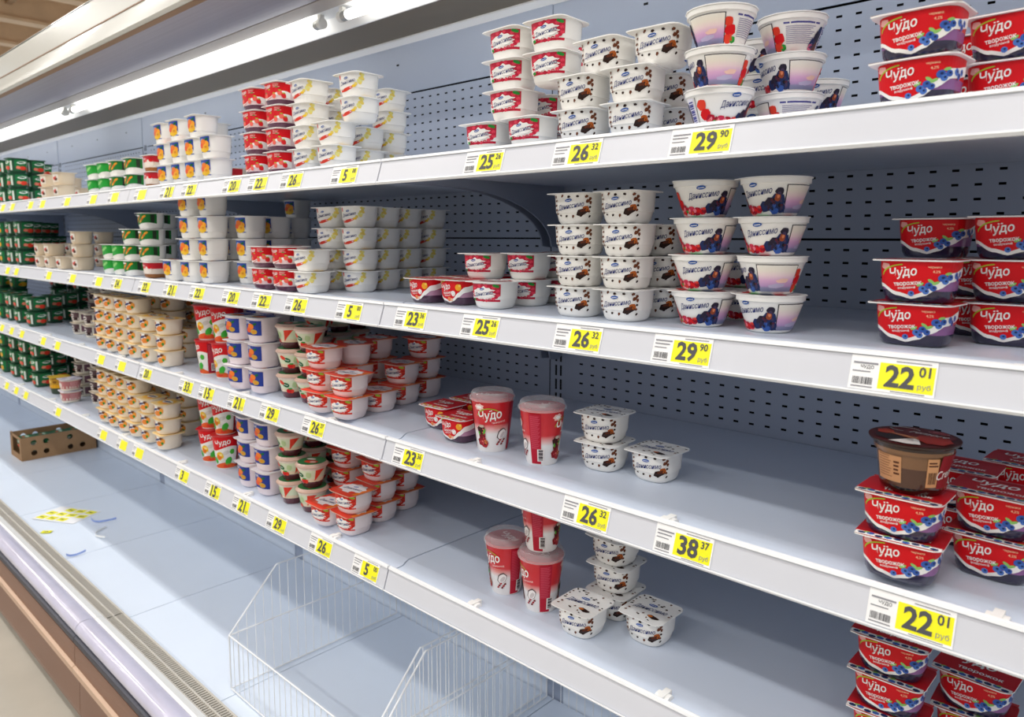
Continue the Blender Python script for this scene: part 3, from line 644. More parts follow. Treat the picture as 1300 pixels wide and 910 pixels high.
def k_tallfruit():
    h = .100; prof = [(0, .0255, .0255), (.003, .0268, .0268), (.096, .0375, .0375), (.0965, .0395, .0395), (h-.001, .0395, .0395)]
    body, sf = cup_body(prof, 2.0, [(.07, c_white), (1, mat('tall_red', 'cc1420', .3))], seg=28); A = Art(sf); H = sf.half; ang = lambda d: H*d/180
    A.band(-H*.98, H*.98, lambda s: .062+.007*math.sin(s*60), .0955, RED, 1, 40, 2)
    A.text(CHU, ang(8), .079, .042, WHITE, 3, .018, .18, .15, 1.15)
    A.band(-H*.98, H*.98, .004, lambda s: .014+.007*math.sin(s*55+1), P('e8602c'), 1, 40)
    A.blob(ang(-10), .040, .012, .013, yellow, 2, 12, .1); A.blob(ang(-14), .037, .008, .008, orange, 3, 10, .1); A.blob(ang(34), .024, .009, .014, P('3fae3a'), 2, 10, .2, -.5); A.blob(ang(52), .052, .007, .008, P('4fb43c'), 2, 10, .2)
    A.blob(ang(22), .050, .010, .006, P('dcd8d2'), 2, 10, .3, .4); A.blob(ang(6), .028, .008, .006, P('e8e2da'), 2, 10, .4, .3); A.blob(ang(-4), .044, .005, .004, P('f7e08a'), 4, 9, .2); A.blob(ang(24), .012, .010, .006, tomato, 2, 10, .3, .3); A.blob(ang(-38), .026, .007, .011, P('3fae3a'), 2, 10, .2, .5)
    A.band(ang(80), ang(118), .006, .092, P('a01a30'), 2, 8, 3); A.lines(ang(84), ang(114), .034, .088, 18, P('c4485c'), 3, .45); A.band(ang(96), ang(119), .012, .034, P('efe9e6'), 4, 4); A.barcode(ang(98), ang(117), .014, .032, P('3a2a30'), 5, 10)
    lid = plate(.082, .082, .040, h-.0012, h, P('c31a24'), P('d8565a'), .005)
    reg('tallfruit', 'tall_yogurt_cup', 'tall red and white peach yogurt cup', 'yogurt cup', .083, .083, h, [('body', body), ('lid', lid), ('label', A.build('cup_label'))])
k_tallfruit()
def k_parfait():
    h = .061; prof = [(0, .0215, .0215), (.002, .0235, .0235), (.050, .0355, .0355), (.0505, .0375, .0375), (h-.008, .0378, .0378)]
    body, sf = cup_body(prof, 2.0, [(.016, mat('jam_layer', '5c1f2e', .15, coat=.5)), (.024, mat('cream_layer', 'e9d3b4', .25, coat=.3)), (.046, mat('mint_layer', 'dbe3c4', .25, coat=.3)), (1, mat('parfait_rim', 'e6d9cc', .3))], seg=28); A = Art(sf); H = sf.half; ang = lambda d: H*d/180
    A.mb.add([sf.pt(ang(a), t, .0007) for a, t in ((50, .046), (70, .047), (88, .047), (64, .030), (52, .022), (46, .018))], [(0, 5, 4), (0, 4, 3), (0, 3, 1), (1, 3, 2)], tomato)
    A.blob(ang(-20), .034, .009, .006, dgreen, 1, 10, .1, -.3); A.text('мусс', ang(-20), .034, .010, WHITE, 3, .02, .2, -.3)
    A.blob(ang(-8), .019, .007, .006, RED, 2, 10, .2); A.blob(ang(6), .018, .006, .0055, tomato, 2, 10, .2); A.blob(ang(-2), .0245, .006, .002, green, 3, 8, .3)
    A.blob(ang(-40), .040, .008, .005, tomato, 1, 9, .2, -.5); A.blob(ang(20), .034, .007, .008, P('b9cf9a'), 1, 9, .3)
    lid = disc_lid([(h-.009, .0385), (h-.0075, .0400), (h-.006, .0400), (h-.004, .0375), (h, .034)], mat('parfait_lid', 'd9b7a6', .3), 28, mat('parfait_top', '2c7a44', .3))
    B = Art(Flat(h)); B.blob(.004, -.008, .018, .011, tomato, 1, 12, .2); B.blob(-.008, .010, .013, .007, P('e9e6da'), 2, 10, .2); B.blob(.010, -.010, .008, .006, P('f0d8c8'), 2, 9, .2)
    reg('parfait', 'mousse_cup', 'conical layered mousse cup, green lid', 'mousse cup', .081, .081, h, [('body', body), ('lid', lid), ('label', A.build('cup_label')), ('lid_print', B.build('lid_print'))])
k_parfait()
def k_gourmand():
    h = .062; prof = [(0, .028, .028), (.002, .032, .032), (.006, .0343, .0343), (.048, .0393, .0393), (.0485, .0422, .0422), (.056, .0432, .0432), (.059, .0478, .0478), (.0608, .0480, .0480)]
    body, sf = cup_body(prof, 2.0, [(.009, mat('choc_deep', '1d100c', .12, coat=.6)), (.032, mat('choc_mousse', '4e2c1c', .14, coat=.6)), (.053, mat('choc_cream', '7d5738', .16, coat=.6)), (1, mat('choc_rim', '2c1712', .2, coat=.4))], seg=40)
    A = Art(sf); H = sf.half; ang = lambda d: H*d/180
    A.band(ang(-54), ang(-6), .014, .045, P('c8946a'), 1, 7, 2); A.lines(ang(-50), ang(-22), .018, .045, 9, P('9a6a48'), 2, .4); A.lines(ang(-19), ang(-9), .022, .040, 4, P('5a3424'), 2, .5)
    A.band(ang(34), ang(54), .012, .046, P('d8a070'), 1, 5, 2); A.lines(ang(36), ang(52), .036, .043, 2, P('5a3424'), 2, .5); A.barcode(ang(37), ang(51), .016, .030, P('3a2018'), 2, 11)
    A.band(ang(55), ang(125), .010, .050, P('8e1620'), 1, 9, 2); A.text('Cremore', ang(84), .029, .044, P('efe6e2'), 3, .008, .4, .16, 1.2)
    lid = disc_lid([(h-.0014, .0484), (h, .0484)], mat('gour_rim', '2a0e0c', .3), 44, mat('gour_top', '4a100e', .45))
    B = Art(Flat(h)); B.sf = type('Lid', (), {'pt': lambda q, a_, t_, o_: (a_*.925, t_*.925, h+o_)})()
    B.blob(.002, .014, .042, .030, P('6e1410'), 1, 20, .08, -.1); B.blob(.024, -.008, .020, .024, P('b02a12'), 2, 14, .25, .4); B.blob(-.034, .004, .010, .012, P('c83a14'), 2, 12, .3, .3); B.blob(-.022, -.022, .021, .013, P('220c0a'), 2, 13, .2, -.5)
    for i in range(5): B.blob(-.014+.003*i, -.004-.003*i, .022-.002*i, .0012, P('e0a070') if i % 2 else P('b05a34'), 3, 10, .3, -.22-.04*i)
    B.mb.add([(x*.925, y*.925, h+.0014) for x, y in ((-.020, -.044), (-.006, -.026), (.004, -.018), (.010, -.024), (.016, -.045), (0, -.0485))], [(0, 1, 5), (1, 2, 3), (1, 3, 5), (3, 4, 5)], P('f0e8e2')); B.mb.add([(x*.925, y*.925, h+.0016) for x, y in ((-.004, -.028), (.003, -.020), (.006, -.034))], [(0, 2, 1)], P('d2c6c0'))
    for i in range(22):
        e = PI*.12+PI*1.35*i/21; B.blob(-.016+.017*math.cos(e), .024+.011*math.sin(e), .0028, .0009+.0008*math.sin(PI*i/21), P('e6ded8'), 6, 6, 0, e+PI/2)
    B.text('remore', .014, .012, .046, P('e6ded8'), 6, .010, .45, -.16, 1.2); B.blob(.022, .029, .0125, .0075, P('d8a0a0'), 5, 16, 0, -.2); B.blob(.022, .029, .0118, .0068, P('a01c28'), 6, 16, 0, -.2); B.lines(.015, .029, .0265, .0315, 2, P('e6a0a0'), 7, .4)
    reg('gour', 'dessert_cup', 'round brown chocolate dessert cup', 'dessert cup', .099, .099, h, [('body', body), ('lid', lid), ('label', A.build('cup_label')), ('lid_print', B.build('lid_print'))])
k_gourmand()
# far products
def simple(key, desc, h, r, n, bands, art, lidm, lidw, rim=None, lidart=None, cat='yogurt cup', taper=.86, da=.007, oname='yogurt_cup'):
    prof = [(0, r*taper*.9, r*taper*.9), (.002, r*taper, r*taper), (h*.3, r*.95, r*.95), (h-.0016, r, r)]
    body, sf = cup_body(prof, n, bands, seg=20); A = Art(sf, da=da, ka=1.15); art(A); lid = plate(lidw, lidw, .012, h-.0016, h, lidm, rim or lidm, 0)
    parts = [('body', body), ('lid', lid), ('label', A.build('cup_label'))]
    if lidart: B = Art(Flat(h)); lidart(B); parts.append(('lid_print', B.build('lid_print')))
    reg(key, oname, desc, cat, lidw+.001, lidw+.001, h, parts)
def a_dkg(A):
    for c in (0, .058, -.058):
        A.band(c-.026, c+.026, .012, .058, P('1d7a44'), 0, 6, 2); A.blob(c-.002, .046, .016, .006, P('e9efe6'), 2, 10, .2, .1); A.blob(c-.004, .047, .010, .003, dgreen, 3, 8)
        A.blob(c+.002, .022, .013, .009, P('e2402c'), 2, 10, .25); A.blob(c-.014, .024, .008, .007, P('f08a70'), 3, 9, .2); A.band(c+.017, c+.024, .012, .052, P('dfe6dc'), 3, 2)
simple('dkgreen', 'dark green yogurt cup', .064, .036, 3.6, [(1, mat('cup_dkgreen', '14492f', .3))], a_dkg, P('175a38'), .0795, lidart=lambda B: (B.blob(0, 0, .03, .025, P('1f7d48'), 1, 14, .1), B.blob(0, .008, .022, .008, P('cfe0cc'), 2, 10, .2), B.blob(.004, -.010, .012, .008, tomato, 2, 9, .2)), oname='green_yogurt_cup')
def a_dky(A):
    for c in (0, .058, -.058):
        A.band(c-.026, c+.026, .012, .058, P('1d7a44'), 0, 6, 2); A.blob(c-.002, .046, .016, .006, P('e9efe6'), 2, 10, .2, .1); A.blob(c, .024, .016, .011, P('e6b32c'), 2, 10, .25); A.blob(c-.012, .022, .007, .007, P('c9801c'), 3, 9, .2)
simple('dkyellow', 'dark green and yellow yogurt cup', .064, .036, 3.6, [(1, mat('cup_dkgreen', '14492f', .3))], a_dky, P('175a38'), .0795, lidart=lambda B: (B.blob(0, 0, .03, .025, P('1f7d48'), 1, 14, .1), B.blob(.004, -.008, .014, .010, yellow, 2, 9, .2)), oname='green_yogurt_cup')
def a_grn(A):
    A.band(-.05, .05, lambda s: .016+.004*math.sin(s*60), .047, P('2aa23a'), 0, 18, 2); A.blob(-.004, .034, .016, .005, P('8fd07a'), 1, 10, .2, .4); A.band(.034, .044, .020, .045, P('e9efe6'), 2, 3)
simple('green', 'bright green and white yogurt cup', .050, .0355, 3.2, [(1, c_white)], a_grn, l_white, .0785, oname='light_green_yogurt_cup')
def a_gor(A):
    A.band(-.05, .05, lambda s: .016+.004*math.sin(s*60), .047, P('1f7d35'), 0, 18, 2)
    for i in range(6): A.blob(-.018+.007*i, .024+.007*(i % 3), .007, .0035, P('f0a02c') if i % 2 else P('d8701c'), 1, 8, .2, .6, i)
    A.blob(-.012, .041, .010, .003, WHITE, 2, 8); A.band(.034, .044, .020, .045, P('2e3a2c'), 2, 3)
simple('greenor', 'green yogurt cup, orange cereal picture', .050, .0355, 3.2, [(1, c_white)], a_gor, l_white, .0785, oname='cereal_yogurt_cup')
def a_bei(A):
    A.band(-.022, .012, .012, .040, P('f2ece0'), 0, 6); A.blob(-.006, .027, .011, .009, P('d8402c'), 1, 10, .3); A.blob(.002, .022, .007, .006, P('5a3424'), 2, 9, .2); A.blob(-.008, .033, .007, .003, WHITE, 3, 8)
simple('beige', 'beige yogurt cup with red emblem', .048, .0355, 3.2, [(1, mat('cup_beige', 'e2cfb2', .38))], a_bei, P('e8d9c4'), .0785, da=.014, oname='beige_yogurt_cup')
def a_cake(A):
    A.band(-.05, .05, .028, .046, P('c8202c'), 0, 16); A.blob(.004, .024, .018, .011, P('f0e4d8'), 1, 12, .3); A.blob(-.006, .034, .008, .006, P('e86a6a'), 2, 9, .2); A.blob(.014, .033, .006, .005, RED, 2, 9, .2); A.text(CHU, -.016, .038, .018, WHITE, 3, .018, .18)
simple('cake', 'red cake yogurt cup, brown base', .049, .0355, 3.2, [(.012, P('9a6438')), (1, mat('cake_cream', 'ead9c8', .35))], a_cake, l_white, .0785, oname='cake_yogurt_cup')
def a_org(A):
    A.blob(-.004, .030, .018, .0115, WHITE, 0, 16, .35, .1); A.blob(.004, .020, .017, .0085, P('e8862c'), 1, 11, .25, .2); A.blob(.018, .028, .006, .009, P('f0a040'), 1, 10, .3); A.blob(-.016, .036, .006, .004, P('c9742c'), 1, 9, .3); A.blob(.012, .036, .007, .005, P('6b3a22'), 1, 9, .3); A.blob(-.006, .031, .014, .0035, NAVY, 3, 10, .25, .25); A.blob(-.018, .022, .005, .004, P('a8562c'), 2, 8, .3); A.blob(.016, .022, .004, .005, P('3f8a3a'), 2, 8, .2)
simple('orange', 'cream yogurt cup with orange label', .048, .0365, 2.8, [(1, mat('cup_peach', 'f4e8d4', .38))], a_org, P('f0cf90'), .0795, P('f1dcb6'), lidart=lambda B: (B.blob(0, 0, .033, .028, P('f0b840'), 1, 16, .15), B.blob(0, .002, .026, .014, P('f2efe8'), 2, 16, .35), B.blob(0, .002, .020, .005, NAVY, 3, 12, .2, .15), B.blob(.014, -.014, .009, .007, P('e8862c'), 3, 9, .2)), oname='cream_yogurt_cup')
def a_brn(A):
    A.band(-.028, .028, .010, .042, P('5c4448'), 0, 8, 2); A.blob(-.006, .028, .015, .008, P('e6dcd6'), 1, 14, .4, .1); A.blob(-.006, .028, .012, .003, P('2e1a14'), 2, 9, .2, .2); A.blob(.016, .018, .007, .005, P('2e1a14'), 2, 9, .3); A.band(.034, .072, .012, .040, P('7e5a66'), 0, 6)
simple('brown', 'white yogurt cup with brown label', .047, .0355, 3.0, [(1, mat('cup_offwhite', 'e9e2d2', .38))], a_brn, P('d9cbb8'), .0785, lidart=lambda B: (B.blob(0, 0, .030, .024, P('8a6a5c'), 1, 14, .2), B.blob(0, 0, .022, .012, P('e6dcd6'), 2, 14, .3)), oname='brown_label_yogurt_cup')
def a_pinkl(A):
    A.band(-.032, .078, .010, .040, P('c07a7c'), 0, 14, 2); A.blob(-.006, .026, .014, .008, P('e9d9d4'), 1, 12, .3); A.lines(.036, .070, .014, .036, 5, P('dba8a8'), 1, .4)
simple('rosy', 'cup with dusty pink label', .047, .0355, 3.0, [(1, mat('cup_offwhite', 'e9e2d2', .38))], a_pinkl, P('dcd6e0'), .0785, lidart=lambda B: [B.blob(-.02+.013*i, -.012+.016*(i % 3), .013, .009, P('f0eef6') if i % 2 else P('b9b4cc'), 1+i % 3, 8, .6, i, i) for i in range(5)], oname='pink_label_yogurt_cup')
def a_jar(A):
    A.band(-.11, .11, .040, .066, P('c9962c'), 0, 20, 2); A.blob(-.008, .053, .015, .007, P('e8c860'), 1, 10, .3); A.blob(.02, .052, .008, .006, P('8a5a1c'), 1, 9, .3); A.band(-.11, .11, .026, .040, P('e6a81c'), 0, 20)
simple('jar', 'dark green cup, mustard band', .072, .036, 2.2, [(1, mat('jar_green', '3a4a38', .3))], a_jar, P('d9b23c'), .078, oname='mustard_band_cup')

# ------------------------------------------------------------------ cups: where they stand
# (kind, shelf 0..3, u of the column, base row v or None, depth y or None, count, first level, turns)
ST = []
def S(kind, shelf, u, v=None, y=None, n=1, k0=0, rots=None, z0=None, jit=1.0):
    ST.append(dict(kind=kind, sh=shelf, u=u, v=v, y=y, n=n, k0=k0, rots=rots, z0=z0, jit=jit))
# top shelf ------------------------------------------------
S('blue', 0, 1168, y=.945, n=2); S('blue', 0, 1282, y=.945, n=2); S('blue', 0, 1232, y=1.03, n=2); S('blue', 0, 1340, y=1.03, n=2)
S('bowl', 0, 912, y=.95, n=3, rots=(55, -65, -110)); S('bowl', 0, 1000, y=.95, n=3, rots=(-160, -45, -160)); S('bowl', 0, 960, y=1.06, n=3, rots=(10, 20, -20)); S('bowl', 0, 1035, y=1.06, n=2, rots=(0, 10))
S('choc', 0, 742, y=.945, n=2); S('choc', 0, 807, y=.945, n=2); S('choc', 0, 773, y=.95, n=1, k0=2); S('choc', 0, 842, y=.95, n=1, k0=2); S('choc', 0, 850, y=1.035, n=2)
S('cherry', 0, 622, y=.945, n=1); S('cherry', 0, 677, y=.945, n=1); S('cherry', 0, 653, y=.95, n=3, k0=1); S('cherry', 0, 698, y=.95, n=1, k0=1); S('cherry', 0, 706, y=.955, n=2, k0=2); S('cherry', 0, 713, y=1.035, n=1); S('cherry', 0, 745, y=1.035, n=3, k0=1)
S('lemon', 0, 396, y=.94, n=4); S('lemon', 0, 428, y=.94, n=2); S('lemon', 0, 457, y=.97, n=2, k0=2); S('lemon', 0, 428, y=1.04, n=2, k0=2); S('lemon', 0, 465, y=1.04, n=2); S('lemon', 0, 495, y=1.12, n=4); 
S('berry', 0, 333, y=.94, n=4); S('berry', 0, 362, y=.94, n=4); S('berry', 0, 372, y=1.03, n=4)
S('pale', 0, 219, y=.94, n=2); S('pale', 0, 237, y=.94, n=2); S('pale', 0, 255, y=.94, n=2); S('pale', 0, 276, y=.94, n=2)
S('pale', 0, 214, y=.945, n=1, k0=2); S('pale', 0, 234, y=.945, n=1, k0=2); S('pale', 0, 258, y=.945, n=1, k0=2); S('pale', 0, 272, y=1.03, n=1, k0=2); S('pale', 0, 262, y=1.03, n=2)
S('cake', 0, 298, y=1.04, n=1); S('cake', 0, 201, y=.945, n=2); S('cake', 0, 192, y=1.03, n=2)
S('green', 0, 127, y=.94, n=2); S('green', 0, 141, y=.94, n=2); S('greenor', 0, 156, y=.94, n=2); S('greenor', 0, 175, y=.94, n=2)
S('beige', 0, 66, y=.94, n=2); S('beige', 0, 82, y=.94, n=2); S('beige', 0, 92, y=1.05, n=2); S('beige', 0, 108, y=1.05, n=1)
for u in (-8, 2, 12, 24): S('dkgreen' if u > 0 else 'dkyellow', 0, u, y=.94, n=3)
S('dkgreen', 0, 47, y=1.02, n=3); S('dkgreen', 0, 57, y=1.10, n=3)
# second shelf ---------------------------------------------
S('blue', 1, 1163, 441, n=2); S('blue', 1, 1188, y=1.0, n=1, k0=2); S('blue', 1, 1281, 450, n=3); S('blue', 1, 1245, y=1.06, n=2); S('blue', 1, 1330, y=1.06, n=3)
S('bowl', 1, 892, 416, n=4, rots=(0, 4, 2, 16)); S('bowl', 1, 977, 424, n=4, rots=(-28, -70, -8, -22))
S('bowl', 1, 945, y=1.10, n=2, rots=(10, 0))
S('choc', 1, 736, 403, n=4); S('choc', 1, 796, 409, n=4); S('choc', 1, 840, 404, n=3); S('choc', 1, 868, y=1.14, n=2)
S('cherry', 1, 629, 393, n=1); S('cherry', 1, 617, y=.985, n=1, k0=1); S('cherry', 1, 672, 391, n=2); S('cherry', 1, 708, 391, n=2); S('cherry', 1, 730, y=1.2, n=2)
S('peach', 1, 545, 385, n=1); S('peach', 1, 586, 388, n=1); S('peach', 1, 590, y=1.04, n=1); S('peach', 1, 625, y=1.06, n=1)
S('lemon', 1, 397, 372.5, n=2); S('lemon', 1, 425, y=1.0, n=2, k0=2); S('lemon', 1, 430, y=1.045, n=2); S('lemon', 1, 458, y=1.03, n=4); S('lemon', 1, 487, y=1.11, n=4); S('lemon', 1, 516, y=1.2, n=4); S('lemon', 1, 547, y=1.28, n=4); S('lemon', 1, 575, y=1.36, n=4)
S('berry', 1, 342, 367, n=2); S('berry', 1, 369, 370, n=2); S('berry', 1, 372, y=1.05, n=2)
for u, v, n in ((226, 357.7, 1), (249, 359, 4), (273, 359.7, 4), (299, 360.5, 3), (321, 360.5, 3)): S('pale', 1, u, v, n=n)
S('pale', 1, 330, y=1.06, n=3); S('pale', 1, 353, y=1.10, n=3); S('pale', 1, 378, y=1.2, n=3); S('pale', 1, 380, y=1.30, n=4); S('pale', 1, 352, y=1.33, n=4)
S('green', 1, 147, y=.94, n=2); S('green', 1, 160, y=.94, n=2); S('greenor', 1, 174, y=.94, n=3); S('cake', 1, 199, y=.94, n=1); S('greenor', 1, 194, y=.945, n=3, k0=1); S('greenor', 1, 212, y=1.05, n=4); S('greenor', 1, 194, y=1.06, n=4)
S('beige', 1, 58, y=.94, n=2); S('beige', 1, 70, y=.94, n=2); S('beige', 1, 85, y=.94, n=1); S('beige', 1, 106, y=.95, n=3); S('beige', 1, 133, y=1.13, n=3); S('beige', 1, 95, y=1.12, n=2)
for u in (-6, 3, 12, 22, 33): S('dkgreen' if u > 15 else 'dkyellow', 1, u, y=.95, n=3)
for u, y in ((44, 1.03), (56, 1.11), (66, 1.19), (75, 1.28)): S('dkgreen', 1, u, y=y, n=3 if y < 1.2 else 2)
# third shelf ----------------------------------------------
S('blue', 2, 1145, 743, n=2); S('gour', 2, 1151, 739, n=1, z0=2*.0513, jit=0); S('blue', 2, 1262, 772, n=2); S('blue', 2, 1212, y=1.05, n=2); S('blue', 2, 1300, y=1.06, n=2)
S('tall', 2, 625, 575, n=1, rots=(34,)); S('tall', 2, 688, 592, n=1, rots=(-66,))
S('peach', 2, 586, 563, n=1); S('peach', 2, 563, 546, n=1); S('peach', 2, 600, y=1.1, n=1)
S('choc', 2, 768, 600, n=2); S('choc', 2, 834, 614, n=1)
S('straw', 2, 444, 534, n=2); S('straw', 2, 413, 525.5, n=3); S('straw', 2, 481, 527, n=1); S('straw', 2, 511, 520.5, n=2); S('straw', 2, 539, 514.5, n=3); S('straw', 2, 452, 519, n=3, rots=(0, 0, 150)); S('straw', 2, 478, 512, n=3)
S('parfait', 2, 372, 506, n=3); S('parfait', 2, 396, 513, n=3); S('parfait', 2, 405, y=1.12, n=3); S('parfait', 2, 432, y=1.22, n=3); S('parfait', 2, 455, y=1.30, n=3)
S('lilac', 2, 310, 494.5, n=3); S('lilac', 2, 337, 499.5, n=3); S('lilac', 2, 352, y=1.05, n=3); S('lilac', 2, 330, y=1.06, n=3)
S('tallfruit', 2, 267, 476, n=2, rots=(-25, 30)); S('tallfruit', 2, 288, 481, n=2, rots=(5, 25)); S('tallfruit', 2, 300, y=1.06, n=2, rots=(-15, 0)); S('tallfruit', 2, 322, y=1.16, n=2)
for u, n in ((138, 4), (150, 4), (164, 4), (179, 4), (196, 3), (217, 3)): S('orange', 2, u, y=.935, n=n)
for u, y, n in ((242, 1.05, 2), (222, 1.05, 4), (205, 1.05, 4), (252, 1.14, 4), (230, 1.14, 4)): S('orange', 2, u, y=y, n=n)
S('brown', 2, 105, y=1.0, n=2); S('brown', 2, 121, y=1.0, n=2); S('brown', 2, 124, y=1.2, n=4); S('brown', 2, 140, y=1.2, n=4); S('brown', 2, 135, y=1.12, n=2)
for u in (-8, 1, 10, 20, 31): S('dkgreen' if u > 15 else 'dkyellow', 2, u, y=.95, n=2)
for u, y, n in ((47, .95, 2), (68, 1.04, 2), (88, 1.13, 2), (106, 1.22, 3), (96, 1.30, 3), (76, 1.22, 3)): S('dkgreen', 2, u, y=y, n=n)
for u in (10, 26): S('dkyellow', 2, u, y=1.04, n=3)
# lowest shelf ---------------------------------------------
S('tall', 3, 643, 757, n=1, rots=(-14,)); S('tall', 3, 687, 780, n=2, rots=(-34, -60))
S('choc', 3, 740, 812, n=1); S('choc', 3, 826, 822, n=1); S('choc', 3, 782, 797, n=4)
S('blue', 3, 1128, 960, n=3); S('blue', 3, 1235, 990, n=2)
S('straw', 3, 450, 680, n=2); S('straw', 3, 418, 668, n=1); S('straw', 3, 482, 671, n=4); S('straw', 3, 511, 663, n=3); S('straw', 3, 443, 661, n=4); S('straw', 3, 470, 652, n=4)
S('parfait', 3, 372, 641, n=3); S('parfait', 3, 397, 652, n=2); S('parfait', 3, 400, 633, n=3); S('parfait', 3, 425, 630, n=3)
S('lilac', 3, 322, 618, n=3); S('lilac', 3, 345, 629, n=3); S('lilac', 3, 348, y=1.05, n=3)
S('tallfruit', 3, 270, 587, n=2, rots=(35, 30)); S('tallfruit', 3, 288, 596, n=2, rots=(40, 28)); S('tallfruit', 3, 306, y=1.06, n=2, rots=(-20, 0))
for u, n in ((141, 4), (153, 4), (166, 4), (180, 4), (196, 3), (215, 3)): S('orange', 3, u, y=.935, n=n)
for u, y, n in ((241, 1.05, 3), (222, 1.05, 4), (204, 1.05, 4), (252, 1.14, 3)): S('orange', 3, u, y=y, n=n)
S('rosy', 3, 90, 511, n=2); S('brown', 3, 109, 507, n=4); S('brown', 3, 129, 512.5, n=4); S('brown', 3, 138, y=1.1, n=4); S('jar', 3, 76, 500, n=1)
for u in (-8, 2, 13, 26, 39): S('dkgreen' if u > 15 else 'dkyellow', 3, u, y=.95, n=3 if u > 0 else 2)
for u, y in ((54, .95), (74, 1.05), (92, 1.14)): S('dkgreen', 3, u, y=y, n=3 if y > 1 else 3)

# settle: nearer columns first, farther ones slide back along their line of sight until they stand free
for s in ST:
    K = KIND[s['kind']]; z = SZ[s['sh']]; s['z'] = z
    if s['y'] is None:
        p = on_z(s['u'], s['v'], z); hd = Vector((p.x, p.y, 0)).normalized(); p += hd*.031
        s['x'], s['y'] = p.x, max(p.y, .886+K['d']/2)
        s['x'] = x_at(s['u'], s['y'], z+.02)
    else: s['x'] = x_at(s['u'], s['y'], z+.02+s['k0']*K['h'])
order = sorted(range(len(ST)), key=lambda i: (ST[i]['z0'] is not None, ST[i]['k0'] > 0, ST[i]['y']))
done = []; dropped = []
for i in order:
    s = ST[i]; K = KIND[s['kind']]; lo = s['k0']*K['h'] if s['z0'] is None else s['z0']; hi = lo+s['n']*K['h']
    ok = True; y0 = s['y']
    while True:
        hit = False
        for t in done:
            if t['sh'] != s['sh'] or t['hi'] <= lo+.004 or hi <= t['lo']+.004: continue
            T = KIND[t['kind']]
            if abs(t['x']-s['x']) < (K['w']+T['w'])/2+.0005 and abs(t['y']-s['y']) < (K['d']+T['d'])/2+.0005: hit = True; break
        if not hit: break
        s['y'] += .002; s['x'] = x_at(s['u'], s['y'], s['z']+.02+s['k0']*K['h'])
        if s['y'] > YB-K['d']/2-.006: ok = False; break
    # under a bracket only as many as fit
    if s['sh'] and s['z0'] is None:
        dx = min(abs(s['x']-(SEAM0+SL*q)) for q in range(-6, 2))
        if dx < K['w']/2+.024:
            q = min(1, max(0, (s['y']+K['d']/2-1.02)/.34)); room = SZ[s['sh']-1]-.168+.125*math.sqrt(1-q*q)-s['z']-.004
            while s['n'] > 0 and lo+s['n']*(K['h']+.0003) > room: s['n'] -= 1
            hi = lo+s['n']*K['h']
            if s['n'] == 0: ok = False
    s['lo'], s['hi'] = lo, hi
    if ok: done.append(s)
    else: dropped.append((s['kind'], s['sh'], s['u'], round(y0, 3)))
if dropped: print('DROPPED', dropped)
big = [(d['kind'], d['sh'], d['u']) for d in done]

UPW = ['bottom', 'second', 'third', 'fourth']
cnt = {}
for s in done: cnt.setdefault((s['sh'], s['kind']), []).append(s)
ncup = 0
for (sh, kind), lst in sorted(cnt.items()):
    K = KIND[kind]; lst.sort(key=lambda s: s['u']+.001*s['y'])
    many = len(lst) > 1
    for si, s in enumerate(lst):
        zc = s['z']+s['lo']
        if s['k0']:   # rests on the highest lid below it
            under = [t['z']+t['hi'] for t in done if t is not s and t['sh'] == sh and t['hi'] <= s['lo']+.012 and t['z0'] is None and abs(t['x']-s['x']) < .08 and abs(t['y']-s['y']) < .08]
            if under: zc = max(under)
        for k in range(s['n']):
            lev = k+s['k0']; rnd = random.Random(int(s['u']*7)+k*13+sh)
            rz = math.radians(s['rots'][k] if s['rots'] else rnd.uniform(-50, 60) if kind == 'parfait' else rnd.uniform(-4, 4))
            j = .0012*s['jit']*(1 if k else 0)
            if s['n'] == 1 and not s['k0']: pos = 'alone in'
            else: pos = '%s up in' % UPW[min(lev, 3)] if lev else 'bottom of'
            stack = ('%s column from left' % ORD[si]) if many else 'its only column'
            lab = '%s, %s %s, %s shelf' % (K['desc'], pos, stack, ROWWORD[sh])
            loc = (s['x']+rnd.uniform(-j, j), s['y']+rnd.uniform(-j, j), zc+.0002)
            r = thing(K['name'], lab, K['cat'], loc, rz, '%s on the %s shelf' % (K['desc']+'s', ROWWORD[sh]))
            for pn, me in K['parts']: link(pn, me, r)
            zc += K['h']+.0003; ncup += 1
print('CUPS', ncup)

